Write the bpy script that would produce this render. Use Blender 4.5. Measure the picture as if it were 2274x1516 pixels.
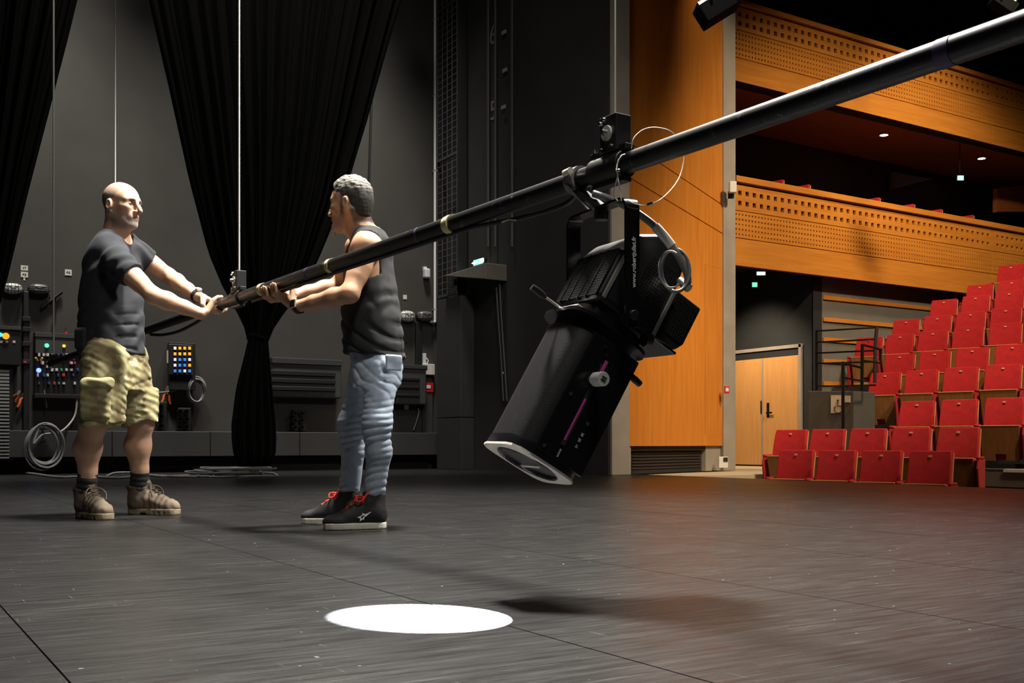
import bpy, bmesh, math, random
import numpy as np
from mathutils import Vector, Matrix, Euler

for _o in list(bpy.data.objects):
    bpy.data.objects.remove(_o)
SC = bpy.context.scene
COL = SC.collection
RND = random.Random(7)

# ------------------------------------------------------------------ camera
FPX, CX, HY, CAMH, YAW = 2340.0, 1137.0, 985.0, 0.39, math.radians(32.0)
SY, CYW = math.sin(YAW), math.cos(YAW)
cam_data = bpy.data.cameras.new('camera')
cam_data.sensor_width = 36.0
cam_data.lens = FPX / 2274.0 * 36.0
cam_data.shift_y = (HY - 758.0) / 2274.0
cam_data.clip_start = 0.05
cam_data.clip_end = 200.0
cam = bpy.data.objects.new('camera', cam_data)
cam.location = (0, 0, CAMH)
cam.rotation_euler = (math.pi / 2, 0, -YAW)
COL.objects.link(cam)
SC.camera = cam
SC.view_settings.view_transform = 'Standard'
SC.view_settings.look = 'None'
SC.view_settings.exposure = 0.0
SC.view_settings.gamma = 1.0
SC.view_settings.use_curve_mapping = False

world = bpy.data.worlds.new('world')
world.use_nodes = True
world.node_tree.nodes['Background'].inputs[0].default_value = (0.75, 0.8, 1.0, 1)
world.node_tree.nodes['Background'].inputs[1].default_value = 0.006
SC.world = world


# ------------------------------------------------------------------ measuring helpers
def c2w(X, Y, Z=0.0):
    """camera-aligned metres (right, ahead, up) -> place coordinates (x towards the seats, y towards the far wall)"""
    return Vector((X * CYW + Y * SY, -X * SY + Y * CYW, Z))

def pix(px, py, Y):
    return c2w((px - CX) * Y / FPX, Y, CAMH + (HY - py) * Y / FPX)

def pix_v(px, py, v):
    t = (px - CX) / FPX
    return pix(px, py, v / (CYW - SY * t))

def pix_u(px, py, u):
    t = (px - CX) / FPX
    return pix(px, py, u / (SY + CYW * t))

def pix_z(px, py, z):
    return pix(px, py, (CAMH - z) * FPX / (py - HY))

def pix_plane(px, py, p0, n):
    d = pix(px, py, 1.0) - Vector((0, 0, CAMH))
    o = Vector((0, 0, CAMH))
    return o + d * ((p0 - o).dot(n) / d.dot(n))


# ------------------------------------------------------------------ lights
def lamp(kind, name, loc, target, power, color=(1, 1, 1), size=0.5, angle=60, blend=0.5, size_y=None):
    d = bpy.data.lights.new(name, kind)
    d.energy = power
    d.color = color
    if kind == 'SPOT':
        d.spot_size = math.radians(angle)
        d.spot_blend = blend
        d.shadow_soft_size = size
    elif kind == 'AREA':
        d.size = size
        if size_y:
            d.shape = 'RECTANGLE'
            d.size_y = size_y
    else:
        d.shadow_soft_size = size
    o = bpy.data.objects.new(name, d)
    o.location = loc
    o.rotation_euler = (Vector(target) - Vector(loc)).to_track_quat('-Z', 'Y').to_euler()
    COL.objects.link(o)
    return o

WHITE = (1.0, 0.95, 0.86)
WARM = (1.0, 0.80, 0.56)
# stage work lights high above, and added fills
lamp('SPOT', 'work_and_fill_light', c2w(-0.45, 5.3, 6.4), c2w(-0.75, 5.0, 0.6), 7000, WHITE, 0.42, 88, 0.7)
lamp('SPOT', 'work_and_fill_light', c2w(2.6, 5.6, 5.8), c2w(-0.7, 5.1, 0.8), 3000, WHITE, 0.35, 75, 0.7)
lamp('SPOT', 'work_and_fill_light', c2w(0.9, 1.2, 6.0), c2w(0.2, 2.8, 0.3), 700, WHITE, 0.5, 85, 0.8)  # front fill from the camera side
lamp('SPOT', 'work_and_fill_light', (3.2, 6.5, 8.5), (4.6, 12.6, 2.6), 520, WHITE, 0.6, 95, 0.9)  # dim front wash added to bring up the drapes
lamp('SPOT', 'work_and_fill_light', (4.6, 5.0, 5.6), (7.9, 11.0, 0.8), 420, WHITE, 0.4, 70, 0.9)  # fill added to lift the dark proscenium wall
# work lights behind the drapes washing the far wall
lamp('SPOT', 'wall_light', (2.1, 12.75, 9.6), (2.2, 14.9, 0.6), 3300, WHITE, 0.5, 47, 1.0)
lamp('SPOT', 'wall_light', (6.3, 12.75, 9.6), (6.1, 14.9, 0.6), 3500, WHITE, 0.5, 47, 1.0)
lamp('SPOT', 'wall_light', (4.3, 12.75, 9.2), (4.3, 14.9, 0.3), 1500, WHITE, 0.5, 47, 1.0)
# house lights, and one added low spot
lamp('SPOT', 'house_and_fill_light', (11.0, 4.5, 8.8), (14.8, 10.2, 1.2), 3700, WARM, 0.25, 86, 0.6)
lamp('SPOT', 'house_and_fill_light', (9.6, 2.5, 7.5), (10.2, 7.5, -0.2), 1500, WARM, 0.25, 80, 0.8)
lamp('SPOT', 'house_and_fill_light', (9.8, 6.0, 5.2), (9.4, 10.9, 0.9), 560, WARM, 0.2, 44, 1.0)  # added low spot that brightens the foot of the wooden wall
lamp('SPOT', 'house_and_fill_light', (10.2, 10.2, 9.8), (10.75, 11.4, 2.0), 700, WARM, 0.1, 34, 0.9)
lamp('SPOT', 'house_and_fill_light', (15.6, 9.0, 8.9), (16.5, 12.2, 4.4), 700, WARM, 0.2, 75, 0.9)
lamp('SPOT', 'house_and_fill_light', (12.3, 13.5, 3.35), (13.85, 13.7, 0.7), 420, WARM, 0.1, 90, 0.8)
lamp('SPOT', 'house_and_fill_light', (14.0, 9.6, 8.0), (15.6, 12.5, 2.4), 500, WARM, 0.2, 60, 0.9)

# ------------------------------------------------------------------ materials
def hexc(h):
    h = h.lstrip('#')
    out = []
    for i in (0, 2, 4):
        c = int(h[i:i + 2], 16) / 255.0
        out.append(c / 12.92 if c <= 0.04045 else ((c + 0.055) / 1.055) ** 2.4)
    return tuple(out)

def mat(name, col, rough=0.6, metal=0.0, var=0.0, scale=8.0, bump=0.0, bscale=60.0, stretch=(1, 1, 1), emit=None, estr=0.0, coat=0.0, spec=None):
    if isinstance(col, str):
        col = hexc(col)
    m = bpy.data.materials.new(name)
    m.use_nodes = True
    nt = m.node_tree
    b = nt.nodes['Principled BSDF']
    b.inputs['Base Color'].default_value = (*col, 1)
    b.inputs['Roughness'].default_value = rough
    b.inputs['Metallic'].default_value = metal
    if spec is not None:
        b.inputs['Specular IOR Level'].default_value = spec
    if coat:
        b.inputs['Coat Weight'].default_value = coat
    if var or bump:
        tc = nt.nodes.new('ShaderNodeTexCoord')
        mp = nt.nodes.new('ShaderNodeMapping')
        mp.inputs['Scale'].default_value = stretch
        nt.links.new(tc.outputs['Object'], mp.inputs['Vector'])
    if var:
        n = nt.nodes.new('ShaderNodeTexNoise')
        n.inputs['Scale'].default_value = scale
        n.inputs['Detail'].default_value = 6
        nt.links.new(mp.outputs[0], n.inputs['Vector'])
        r = nt.nodes.new('ShaderNodeValToRGB')
        r.color_ramp.elements[0].position = 0.3
        r.color_ramp.elements[1].position = 0.7
        r.color_ramp.elements[0].color = (*[c * (1 - var) for c in col], 1)
        r.color_ramp.elements[1].color = (*[min(1, c * (1 + var)) for c in col], 1)
        nt.links.new(n.outputs['Fac'], r.inputs[0])
        nt.links.new(r.outputs[0], b.inputs['Base Color'])
    if bump:
        n2 = nt.nodes.new('ShaderNodeTexNoise')
        n2.inputs['Scale'].default_value = bscale
        n2.inputs['Detail'].default_value = 4
        nt.links.new(mp.outputs[0], n2.inputs['Vector'])
        bp = nt.nodes.new('ShaderNodeBump')
        bp.inputs['Strength'].default_value = bump
        bp.inputs['Distance'].default_value = 0.01
        nt.links.new(n2.outputs['Fac'], bp.inputs['Height'])
        nt.links.new(bp.outputs[0], b.inputs['Normal'])
    if emit is not None:
        if isinstance(emit, str):
            emit = hexc(emit)
        b.inputs['Emission Color'].default_value = (*emit, 1)
        b.inputs['Emission Strength'].default_value = estr
    return m

def vmat(name, rough=0.6, bump=0.0, bscale=200.0, sss=0.0, attr='Col'):
    """material whose own colour is carried by the mesh's colour attribute"""
    m = bpy.data.materials.new(name)
    m.use_nodes = True
    nt = m.node_tree
    b = nt.nodes['Principled BSDF']
    b.inputs['Roughness'].default_value = rough
    a = nt.nodes.new('ShaderNodeVertexColor')
    a.layer_name = attr
    nt.links.new(a.outputs[0], b.inputs['Base Color'])
    if sss:
        b.inputs['Subsurface Weight'].default_value = sss
        b.inputs['Subsurface Radius'].default_value = (0.012, 0.005, 0.003)
        b.inputs['Subsurface Scale'].default_value = 0.6
    if bump:
        tc = nt.nodes.new('ShaderNodeTexCoord')
        n2 = nt.nodes.new('ShaderNodeTexNoise')
        n2.inputs['Scale'].default_value = bscale
        nt.links.new(tc.outputs['Object'], n2.inputs['Vector'])
        bp = nt.nodes.new('ShaderNodeBump')
        bp.inputs['Strength'].default_value = bump
        bp.inputs['Distance'].default_value = 0.004
        nt.links.new(n2.outputs['Fac'], bp.inputs['Height'])
        nt.links.new(bp.outputs[0], b.inputs['Normal'])
    return m

M = {}

# ------------------------------------------------------------------ object helpers
def tag(o, label=None, cat=None, group=None, kind=None):
    if label: o['label'] = label
    if cat: o['category'] = cat
    if group: o['group'] = group
    if kind: o['kind'] = kind
    return o

def empty(name, loc=(0, 0, 0), rz=0.0, label=None, cat=None, group=None, kind=None):
    o = bpy.data.objects.new(name, None)
    o.empty_display_size = 0.1
    o.location = loc
    o.rotation_euler = (0, 0, rz)
    COL.objects.link(o)
    return tag(o, label, cat, group, kind)

def link(name, me, m, parent=None, smooth=False):
    if m is not None and len(me.materials) == 0:
        me.materials.append(M[m] if isinstance(m, str) else m)
    o = bpy.data.objects.new(name, me)
    COL.objects.link(o)
    if parent is not None:
        o.parent = parent
    if smooth:
        me.polygons.foreach_set('use_smooth', [True] * len(me.polygons))
    return o

def frame_of(d):
    d = Vector(d).normalized()
    a = Vector((0, 0, 1)) if abs(d.z) < 0.9 else Vector((1, 0, 0))
    x = d.cross(a).normalized()
    return x, d.cross(x).normalized(), d

class MB:
    """collects simple shapes into one mesh"""
    def __init__(self):
        self.v, self.f = [], []
    def add(self, vs, fs):
        n = len(self.v)
        self.v += [tuple(p) for p in vs]
        self.f += [tuple(i + n for i in f) for f in fs]
        return self
    def box(self, c, s, mtx=None):
        c = Vector(c)
        hs = Vector(s) / 2
        vs = []
        for dx in (-1, 1):
            for dy in (-1, 1):
                for dz in (-1, 1):
                    p = Vector((dx * hs.x, dy * hs.y, dz * hs.z))
                    if mtx is not None:
                        p = mtx @ p
                    vs.append(c + p)
        return self.add(vs, [(0, 1, 3, 2), (4, 6, 7, 5), (0, 4, 5, 1), (2, 3, 7, 6), (0, 2, 6, 4), (1, 5, 7, 3)])
    def box2(self, a, b):
        a, b = Vector(a), Vector(b)
        return self.box((a + b) / 2, (abs(b.x - a.x), abs(b.y - a.y), abs(b.z - a.z)))
    def cyl(self, p0, p1, r0, r1=None, n=16, caps=True):
        r1 = r0 if r1 is None else r1
        p0, p1 = Vector(p0), Vector(p1)
        x, y, _ = frame_of(p1 - p0)
        vs = []
        for p, r in ((p0, r0), (p1, r1)):
            for i in range(n):
                a = 2 * math.pi * i / n
                vs.append(p + x * (r * math.cos(a)) + y * (r * math.sin(a)))
        fs = [(i, (i + 1) % n, n + (i + 1) % n, n + i) for i in range(n)]
        if caps:
            fs += [tuple(reversed(range(n))), tuple(range(n, 2 * n))]
        return self.add(vs, fs)
    def tube(self, pts, r, n=8, closed=False, caps=True):
        pts = [Vector(p) for p in pts]
        N = len(pts)
        rr = r if isinstance(r, (list, tuple)) else [r] * N
        vs, fs = [], []
        px = None
        for i, p in enumerate(pts):
            if closed:
                d = pts[(i + 1) % N] - pts[i - 1]
            else:
                d = pts[min(i + 1, N - 1)] - pts[max(i - 1, 0)]
            d.normalize()
            if px is None:
                px = frame_of(d)[0]
            x = (px - d * px.dot(d))
            if x.length < 1e-6:
                x = frame_of(d)[0]
            x.normalize()
            px = x
            y = d.cross(x)
            for k in range(n):
                a = 2 * math.pi * k / n
                vs.append(p + x * (rr[i] * math.cos(a)) + y * (rr[i] * math.sin(a)))
        for i in range(N if closed else N - 1):
            j = (i + 1) % N
            for k in range(n):
                fs.append((i * n + k, i * n + (k + 1) % n, j * n + (k + 1) % n, j * n + k))
        if caps and not closed:
            fs += [tuple(reversed(range(n))), tuple(range((N - 1) * n, N * n))]
        return self.add(vs, fs)
    def prism(self, poly, off):
        """poly: list of 3-D points in a plane, off: extrusion vector"""
        n = len(poly)
        off = Vector(off)
        vs = [Vector(p) for p in poly] + [Vector(p) + off for p in poly]
        fs = [tuple(range(n)), tuple(reversed(range(n, 2 * n)))]
        fs += [(i, n + i, n + (i + 1) % n, (i + 1) % n) for i in range(n)]
        return self.add(vs, fs)
    def lathe(self, prof, c, axis, n=24):
        """prof: (r, h) pairs, revolved about axis through c"""
        c = Vector(c)
        x, y, d = frame_of(axis)
        vs, fs = [], []
        for r, h in prof:
            for k in range(n):
                a = 2 * math.pi * k / n
                vs.append(c + d * h + x * (r * math.cos(a)) + y * (r * math.sin(a)))
        for i in range(len(prof) - 1):
            for k in range(n):
                fs.append((i * n + k, i * n + (k + 1) % n, (i + 1) * n + (k + 1) % n, (i + 1) * n + k))
        return self.add(vs, fs)
    def ball(self, c, r, n=12, sc=(1, 1, 1), mtx=None):
        c = Vector(c)
        vs, fs = [], []
        m = n // 2
        for i in range(m + 1):
            th = math.pi * i / m
            for k in range(n):
                a = 2 * math.pi * k / n
                p = Vector((r * sc[0] * math.sin(th) * math.cos(a), r * sc[1] * math.sin(th) * math.sin(a), r * sc[2] * math.cos(th)))
                if mtx is not None:
                    p = mtx @ p
                vs.append(c + p)
        for i in range(m):
            for k in range(n):
                fs.append((i * n + k, i * n + (k + 1) % n, (i + 1) * n + (k + 1) % n, (i + 1) * n + k))
        return self.add(vs, fs)
    def mesh(self, name):
        me = bpy.data.meshes.new(name)
        me.from_pydata(self.v, [], self.f)
        bm = bmesh.new()
        bm.from_mesh(me)
        bmesh.ops.remove_doubles(bm, verts=bm.verts, dist=1e-6)
        bmesh.ops.recalc_face_normals(bm, faces=bm.faces)
        bm.to_mesh(me)
        bm.free()
        return me
    def build(self, name, m, parent=None, smooth=None, bevel=0.0, seg=2):
        me = self.mesh(name)
        o = link(name, me, m, parent)
        if smooth:
            me.polygons.foreach_set('use_smooth', [True] * len(me.polygons))
            try:
                me.set_sharp_from_angle(angle=math.radians(smooth if smooth is not True else 40))
            except Exception:
                pass
        if bevel:
            md = o.modifiers.new('bevel', 'BEVEL')
            md.width = bevel
            md.segments = seg
            md.limit_method = 'ANGLE'
        return o

def copy_tree(o, parent=None):
    c = o.copy()
    COL.objects.link(c)
    c.parent = parent
    for ch in list(o.children):
        copy_tree(ch, c)
    return c

def local(o_loc, rz=0.0):
    """function turning a world point into the local frame of an Empty at o_loc turned by rz"""
    inv = (Matrix.Translation(Vector(o_loc)) @ Matrix.Rotation(rz, 4, 'Z')).inverted()
    return lambda p: inv @ Vector(p)

def text_mesh(s, size, extrude=0.001, bold=0.0):
    cu = bpy.data.curves.new('lettering', 'FONT')
    cu.body = s
    cu.size = size
    cu.extrude = extrude
    cu.offset = bold
    cu.align_x = 'CENTER'
    cu.align_y = 'CENTER'
    ob = bpy.data.objects.new('lettering', cu)
    COL.objects.link(ob)
    dg = bpy.context.evaluated_depsgraph_get()
    me = bpy.data.meshes.new_from_object(ob.evaluated_get(dg))
    bpy.data.objects.remove(ob)
    bpy.data.curves.remove(cu)
    return me

def place_text(name, s, size, loc, xdir, ydir, m, parent=None, extrude=0.001, bold=0.0):
    me = text_mesh(s, size, extrude, bold)
    x = Vector(xdir).normalized()
    y = Vector(ydir).normalized()
    z = x.cross(y)
    mt = Matrix(((x.x, y.x, z.x, loc[0]), (x.y, y.y, z.y, loc[1]), (x.z, y.z, z.z, loc[2]), (0, 0, 0, 1)))
    me.transform(mt)
    me.materials.clear()
    return link(name, me, m, parent)

def catmull(pts, k=6):
    P = [Vector(p) for p in pts]
    P = [P[0] * 2 - P[1]] + P + [P[-1] * 2 - P[-2]]
    out = []
    for i in range(1, len(P) - 2):
        for j in range(k):
            t = j / k
            a, b, c, d = P[i - 1], P[i], P[i + 1], P[i + 2]
            out.append(0.5 * ((2 * b) + (c - a) * t + (2 * a - 5 * b + 4 * c - d) * t * t + (3 * b - a - 3 * c + d) * t ** 3))
    out.append(P[-2])
    return out
# ================================================================== ROOM
def floor_material():
    m = bpy.data.materials.new('stage_floor_black')
    m.use_nodes = True
    nt = m.node_tree
    b = nt.nodes['Principled BSDF']
    geo = nt.nodes.new('ShaderNodeNewGeometry')
    def noise(scale, stretch, rot=0.0, detail=5):
        mp = nt.nodes.new('ShaderNodeMapping')
        mp.inputs['Scale'].default_value = stretch
        mp.inputs['Rotation'].default_value = (0, 0, rot)
        nt.links.new(geo.outputs['Position'], mp.inputs['Vector'])
        n = nt.nodes.new('ShaderNodeTexNoise')
        n.inputs['Scale'].default_value = scale
        n.inputs['Detail'].default_value = detail
        nt.links.new(mp.outputs[0], n.inputs['Vector'])
        return n.outputs['Fac']
    def ramp(f, p0, p1, c0, c1):
        r = nt.nodes.new('ShaderNodeValToRGB')
        r.color_ramp.elements[0].position, r.color_ramp.elements[1].position = p0, p1
        r.color_ramp.elements[0].color, r.color_ramp.elements[1].color = (*c0, 1), (*c1, 1)
        nt.links.new(f, r.inputs[0])
        return r.outputs[0]
    def mixc(fac, a, bb, mode='MIX'):
        x = nt.nodes.new('ShaderNodeMix')
        x.data_type = 'RGBA'
        x.blend_type = mode
        if isinstance(fac, float): x.inputs[0].default_value = fac
        else: nt.links.new(fac, x.inputs[0])
        for s, q in ((6, a), (7, bb)):
            if isinstance(q, tuple): x.inputs[s].default_value = (*q, 1)
            else: nt.links.new(q, x.inputs[s])
        return x.outputs[2]
    base = ramp(noise(2.4, (0.7, 2.2, 1)), 0.3, 0.75, (0.0050, 0.0050, 0.0053), (0.0090, 0.0088, 0.0088))
    scuff = ramp(noise(16, (0.35, 9, 1), 0.06, 9), 0.50, 0.72, (0, 0, 0), (1, 1, 1))
    c = mixc(scuff, base, (0.017, 0.0168, 0.0168))
    s1 = ramp(noise(16, (0.22, 26, 1), 0.05, 3), 0.64, 0.67, (0, 0, 0), (1, 1, 1))
    s2 = ramp(noise(13, (18, 0.5, 1), 0.45, 3), 0.70, 0.72, (0, 0, 0), (1, 1, 1))
    gate = ramp(noise(3.2, (1, 1, 1), 0.0, 2), 0.44, 0.58, (0, 0, 0), (1, 1, 1))
    sc_ = mixc(1.0, mixc(1.0, s1, s2, 'ADD'), gate, 'MULTIPLY')
    c = mixc(sc_, c, (0.12, 0.12, 0.118))
    fleck = ramp(noise(55, (1, 1, 1), 0, 1), 0.78, 0.80, (0, 0, 0), (1, 1, 1))
    c = mixc(fleck, c, (0.25, 0.24, 0.22))
    nt.links.new(c, b.inputs['Base Color'])
    rg = ramp(noise(9, (0.5, 5, 1), 0.06, 8), 0.3, 0.7, (0.30, 0.30, 0.30), (0.41, 0.41, 0.41))
    b.inputs['Specular IOR Level'].default_value = 0.42
    nt.links.new(rg, b.inputs['Roughness'])
    bp = nt.nodes.new('ShaderNodeBump')
    bp.inputs['Strength'].default_value = 0.35
    bp.inputs['Distance'].default_value = 0.003
    nt.links.new(noise(40, (0.5, 6, 1), 0.06, 8), bp.inputs['Height'])
    nt.links.new(bp.outputs[0], b.inputs['Normal'])
    return m

def wood_material(name, c0, c1, rough=0.42, scale=2.0, axis=2):
    m = bpy.data.materials.new(name)
    m.use_nodes = True
    nt = m.node_tree
    b = nt.nodes['Principled BSDF']
    geo = nt.nodes.new('ShaderNodeNewGeometry')
    mp = nt.nodes.new('ShaderNodeMapping')
    s = [9.0, 9.0, 9.0]
    s[axis] = 0.7
    mp.inputs['Scale'].default_value = s
    nt.links.new(geo.outputs['Position'], mp.inputs['Vector'])
    n = nt.nodes.new('ShaderNodeTexNoise')
    n.inputs['Scale'].default_value = scale
    n.inputs['Detail'].default_value = 8
    n.inputs['Distortion'].default_value = 0.4
    nt.links.new(mp.outputs[0], n.inputs['Vector'])
    r = nt.nodes.new('ShaderNodeValToRGB')
    r.color_ramp.elements[0].position, r.color_ramp.elements[1].position = 0.3, 0.7
    r.color_ramp.elements[0].color, r.color_ramp.elements[1].color = (*c0, 1), (*c1, 1)
    nt.links.new(n.outputs['Fac'], r.inputs[0])
    nt.links.new(r.outputs[0], b.inputs['Base Color'])
    b.inputs['Roughness'].default_value = rough
    return m

M['floor'] = floor_material()
M['floor_base'] = mat('floor_joint_black', (0.004, 0.004, 0.004), 0.9)
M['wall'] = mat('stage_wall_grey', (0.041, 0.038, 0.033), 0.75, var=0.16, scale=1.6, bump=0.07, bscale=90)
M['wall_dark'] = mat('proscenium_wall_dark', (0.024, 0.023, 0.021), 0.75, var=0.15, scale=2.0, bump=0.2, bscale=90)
M['wall_panel'] = mat('grey_panel', (0.034, 0.033, 0.032), 0.7, var=0.1, scale=3)
M['black'] = mat('matt_black', (0.006, 0.006, 0.006), 0.8)
M['black_gloss'] = mat('gloss_black', (0.006, 0.006, 0.006), 0.3)
M['beige'] = mat('beige_plaster', '#8d8478', 0.8, var=0.12, scale=3)
M['beige_floor'] = mat('beige_floor', '#a8997e', 0.6, var=0.1, scale=3)
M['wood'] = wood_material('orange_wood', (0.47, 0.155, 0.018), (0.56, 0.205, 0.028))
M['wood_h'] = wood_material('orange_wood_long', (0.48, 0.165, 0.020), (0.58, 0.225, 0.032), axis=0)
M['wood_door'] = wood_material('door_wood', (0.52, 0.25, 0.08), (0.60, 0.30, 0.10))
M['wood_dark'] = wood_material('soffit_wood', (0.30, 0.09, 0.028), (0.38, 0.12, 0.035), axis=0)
M['house_grey'] = mat('house_grey_plaster', '#6a655c', 0.85, var=0.08, scale=4)
M['house_dark'] = mat('house_dark_paint', (0.009, 0.010, 0.011), 0.8, var=0.1)
M['house_brown'] = mat('house_brown_paint', (0.032, 0.015, 0.010), 0.8)
M['hole'] = mat('hole_backing', (0.015, 0.006, 0.003), 0.9)

VW = 14.9      # far stage wall
UP = 7.9       # proscenium wall
UE = 8.55      # stage edge
VC = 10.4      # proscenium corner

# stage floor: black sheets laid edge to edge
floor = MB().box2((-3.4, -2.0, -1.0), (UE - 0.004, VW + 0.05, -0.021)).build('floor', 'floor_base')
tag(floor, kind='structure')
pm = {}
def sheet(w, l):
    k = (round(w, 3), round(l, 3))
    if k not in pm:
        me = MB().box((0, 0, -0.0105), (w - 0.004, l - 0.004, 0.021)).mesh('floor_sheet')
        me.materials.append(M['floor'])
        pm[k] = me
    return pm[k]
us = [-3.26 + 0.89 * k for k in range(14)] + [UE]
vs_ = [-1.95 + 2.4 * k for k in range(7)] + [VW]
for i in range(len(us) - 1):
    for j in range(len(vs_) - 1):
        w, l = us[i + 1] - us[i], vs_[j + 1] - vs_[j]
        o = link('floor_sheet', sheet(w, l), None, floor)
        o.location = ((us[i] + us[i + 1]) / 2, (vs_[j] + vs_[j + 1]) / 2, RND.uniform(-0.0006, 0.0))
tag(MB().box2((UE, -2, -1.0), (UE + 0.03, 10.0, -0.03)).build('trim_1', 'black'), kind='structure')

# far wall of the stage with its plinth
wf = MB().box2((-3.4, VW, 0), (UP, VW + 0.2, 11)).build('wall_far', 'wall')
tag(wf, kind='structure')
zt, zb = 0.56, 0.215
x = -1.0
wp = MB().box2((-3.4, VW - 0.06, 0.0), (UP - 0.2, VW, 0.2)).build('baseboard_far', 'black')
tag(wp, kind='structure')
while x < UP - 0.05:
    x2 = min(x + 1.3, UP - 0.05)
    MB().box2((x + 0.004, VW - 0.28, zb), (x2 - 0.004, VW, zt)).build('plinth_box', 'wall_panel', wp, bevel=0.008)
    x = x2
# proscenium wall, side on to the stage
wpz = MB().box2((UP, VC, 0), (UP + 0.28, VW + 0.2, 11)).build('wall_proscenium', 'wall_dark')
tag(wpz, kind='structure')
tag(MB().box2((UP + 0.02, VC - 0.05, 0), (UP + 0.3, VC, 11)).build('trim_2', 'beige', bevel=0.01), kind='structure')

# wooden cheek wall between stage and house
PA = pix(1384, 985, 13.2); PA.z = 0
PB = pix(1607, 985, 15.4); PB.z = 0
wdir = (PB - PA).normalized()
wn = Vector((wdir.y, -wdir.x, 0))
if wn.dot(PA) > 0:
    wn = -wn
def onpanel(px, py):
    p = pix_plane(px, py, PA, wn)
    return (p - PA).dot(wdir), p.z
def panel_piece(name, pts, m, parent, depth=0.04, front=0.0):
    poly = [PA + wdir * s + Vector((0, 0, z)) + wn * front for s, z in pts]
    return MB().prism(poly, -wn * depth).build(name, m, parent, bevel=0.003)
LW = (PB - PA).length
cheek = MB().prism([PA - wn * 0.05 + Vector((0, 0, 0.3)), PB - wn * 0.05 + Vector((0, 0, 0.3)), PB - wn * 0.05 + Vector((0, 0, 11)), PA - wn * 0.05 + Vector((0, 0, 11))], -wn * 0.2).build('wall_cheek', 'house_brown')
tag(cheek, kind='structure')
g = 0.006
zbot = 0.36
a0, a1 = onpanel(1390, 388)[1], onpanel(1607, 520)[1]
b0, b1 = onpanel(1390, 310)[1], onpanel(1607, 457)[1]
sl = onpanel(1566, 700)[0]
zs0, zs1 = onpanel(1566, 966)[1], onpanel(1566, 587)[1]
az = lambda s: a0 + (a1 - a0) * s / LW
bz = lambda s: b0 + (b1 - b0) * s / LW
panel_piece('wood_panel', [(0, zbot), (sl - g, zbot), (sl - g, az(sl) - g), (0, a0 - g)], 'wood', cheek)
panel_piece('wood_panel', [(sl - g, zbot), (LW, zbot), (LW, zs0), (sl - g, zs0)], 'wood', cheek)
panel_piece('wood_panel', [(sl + g, zs0), (LW, zs0), (LW, zs1), (sl + g, zs1)], 'wood', cheek)
panel_piece('wood_panel', [(sl - g, zs1), (LW, zs1), (LW, a1 - g), (sl - g, az(sl) - g)], 'wood', cheek)
panel_piece('wood_panel', [(0, a0 + g), (LW, a1 + g), (LW, b1 - g), (0, b0 - g)], 'wood', cheek)
panel_piece('wood_panel', [(0, b0 + g), (LW, b1 + g), (LW, 8.5), (0, 8.5)], 'wood', cheek)
# base under the wooden wall: beige stub, dark vent, beige stub
tag(panel_piece('trim_3', [(-0.05, 0), (0.22, 0), (0.22, 0.38), (-0.05, 0.38)], 'beige', None, 0.2, -0.02), kind='structure')
vent = panel_piece('trim_4', [(0.24, 0), (LW - 0.5, 0), (LW - 0.5, 0.36), (0.24, 0.36)], 'house_dark', None, 0.15, -0.10)
tag(vent, kind='structure')
for k in range(7):
    panel_piece('vent_slat', [(0.36, 0.06 + k * 0.04), (LW - 0.55, 0.06 + k * 0.04), (LW - 0.55, 0.075 + k * 0.04), (0.36, 0.075 + k * 0.04)], 'house_brown', vent, 0.02, -0.085)
tag(panel_piece('trim_5', [(LW - 0.48, 0), (LW, 0), (LW, 0.36), (LW - 0.48, 0.36)], 'beige', None, 0.2, -0.04), kind='structure')
# beige column at the start of the house
ca, cb = pix(1607, 985, 15.35), pix(1634, 985, 15.5)
cd = (cb - ca); cd.z = 0
cn = Vector((-cd.y, cd.x, 0)).normalized()
ca.z = 0; cb.z = 0
tag(MB().prism([ca, cb, cb + Vector((0, 0, 11)), ca + Vector((0, 0, 11))], cn * 0.35).build('trim_6', 'beige', bevel=0.01), kind='structure')
# ================================================================== HOUSE
VF = 12.2      # balcony fronts
U0 = 11.75
def zat(py, px=1632, v=VF):
    return pix_v(px, py, v).z

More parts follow.
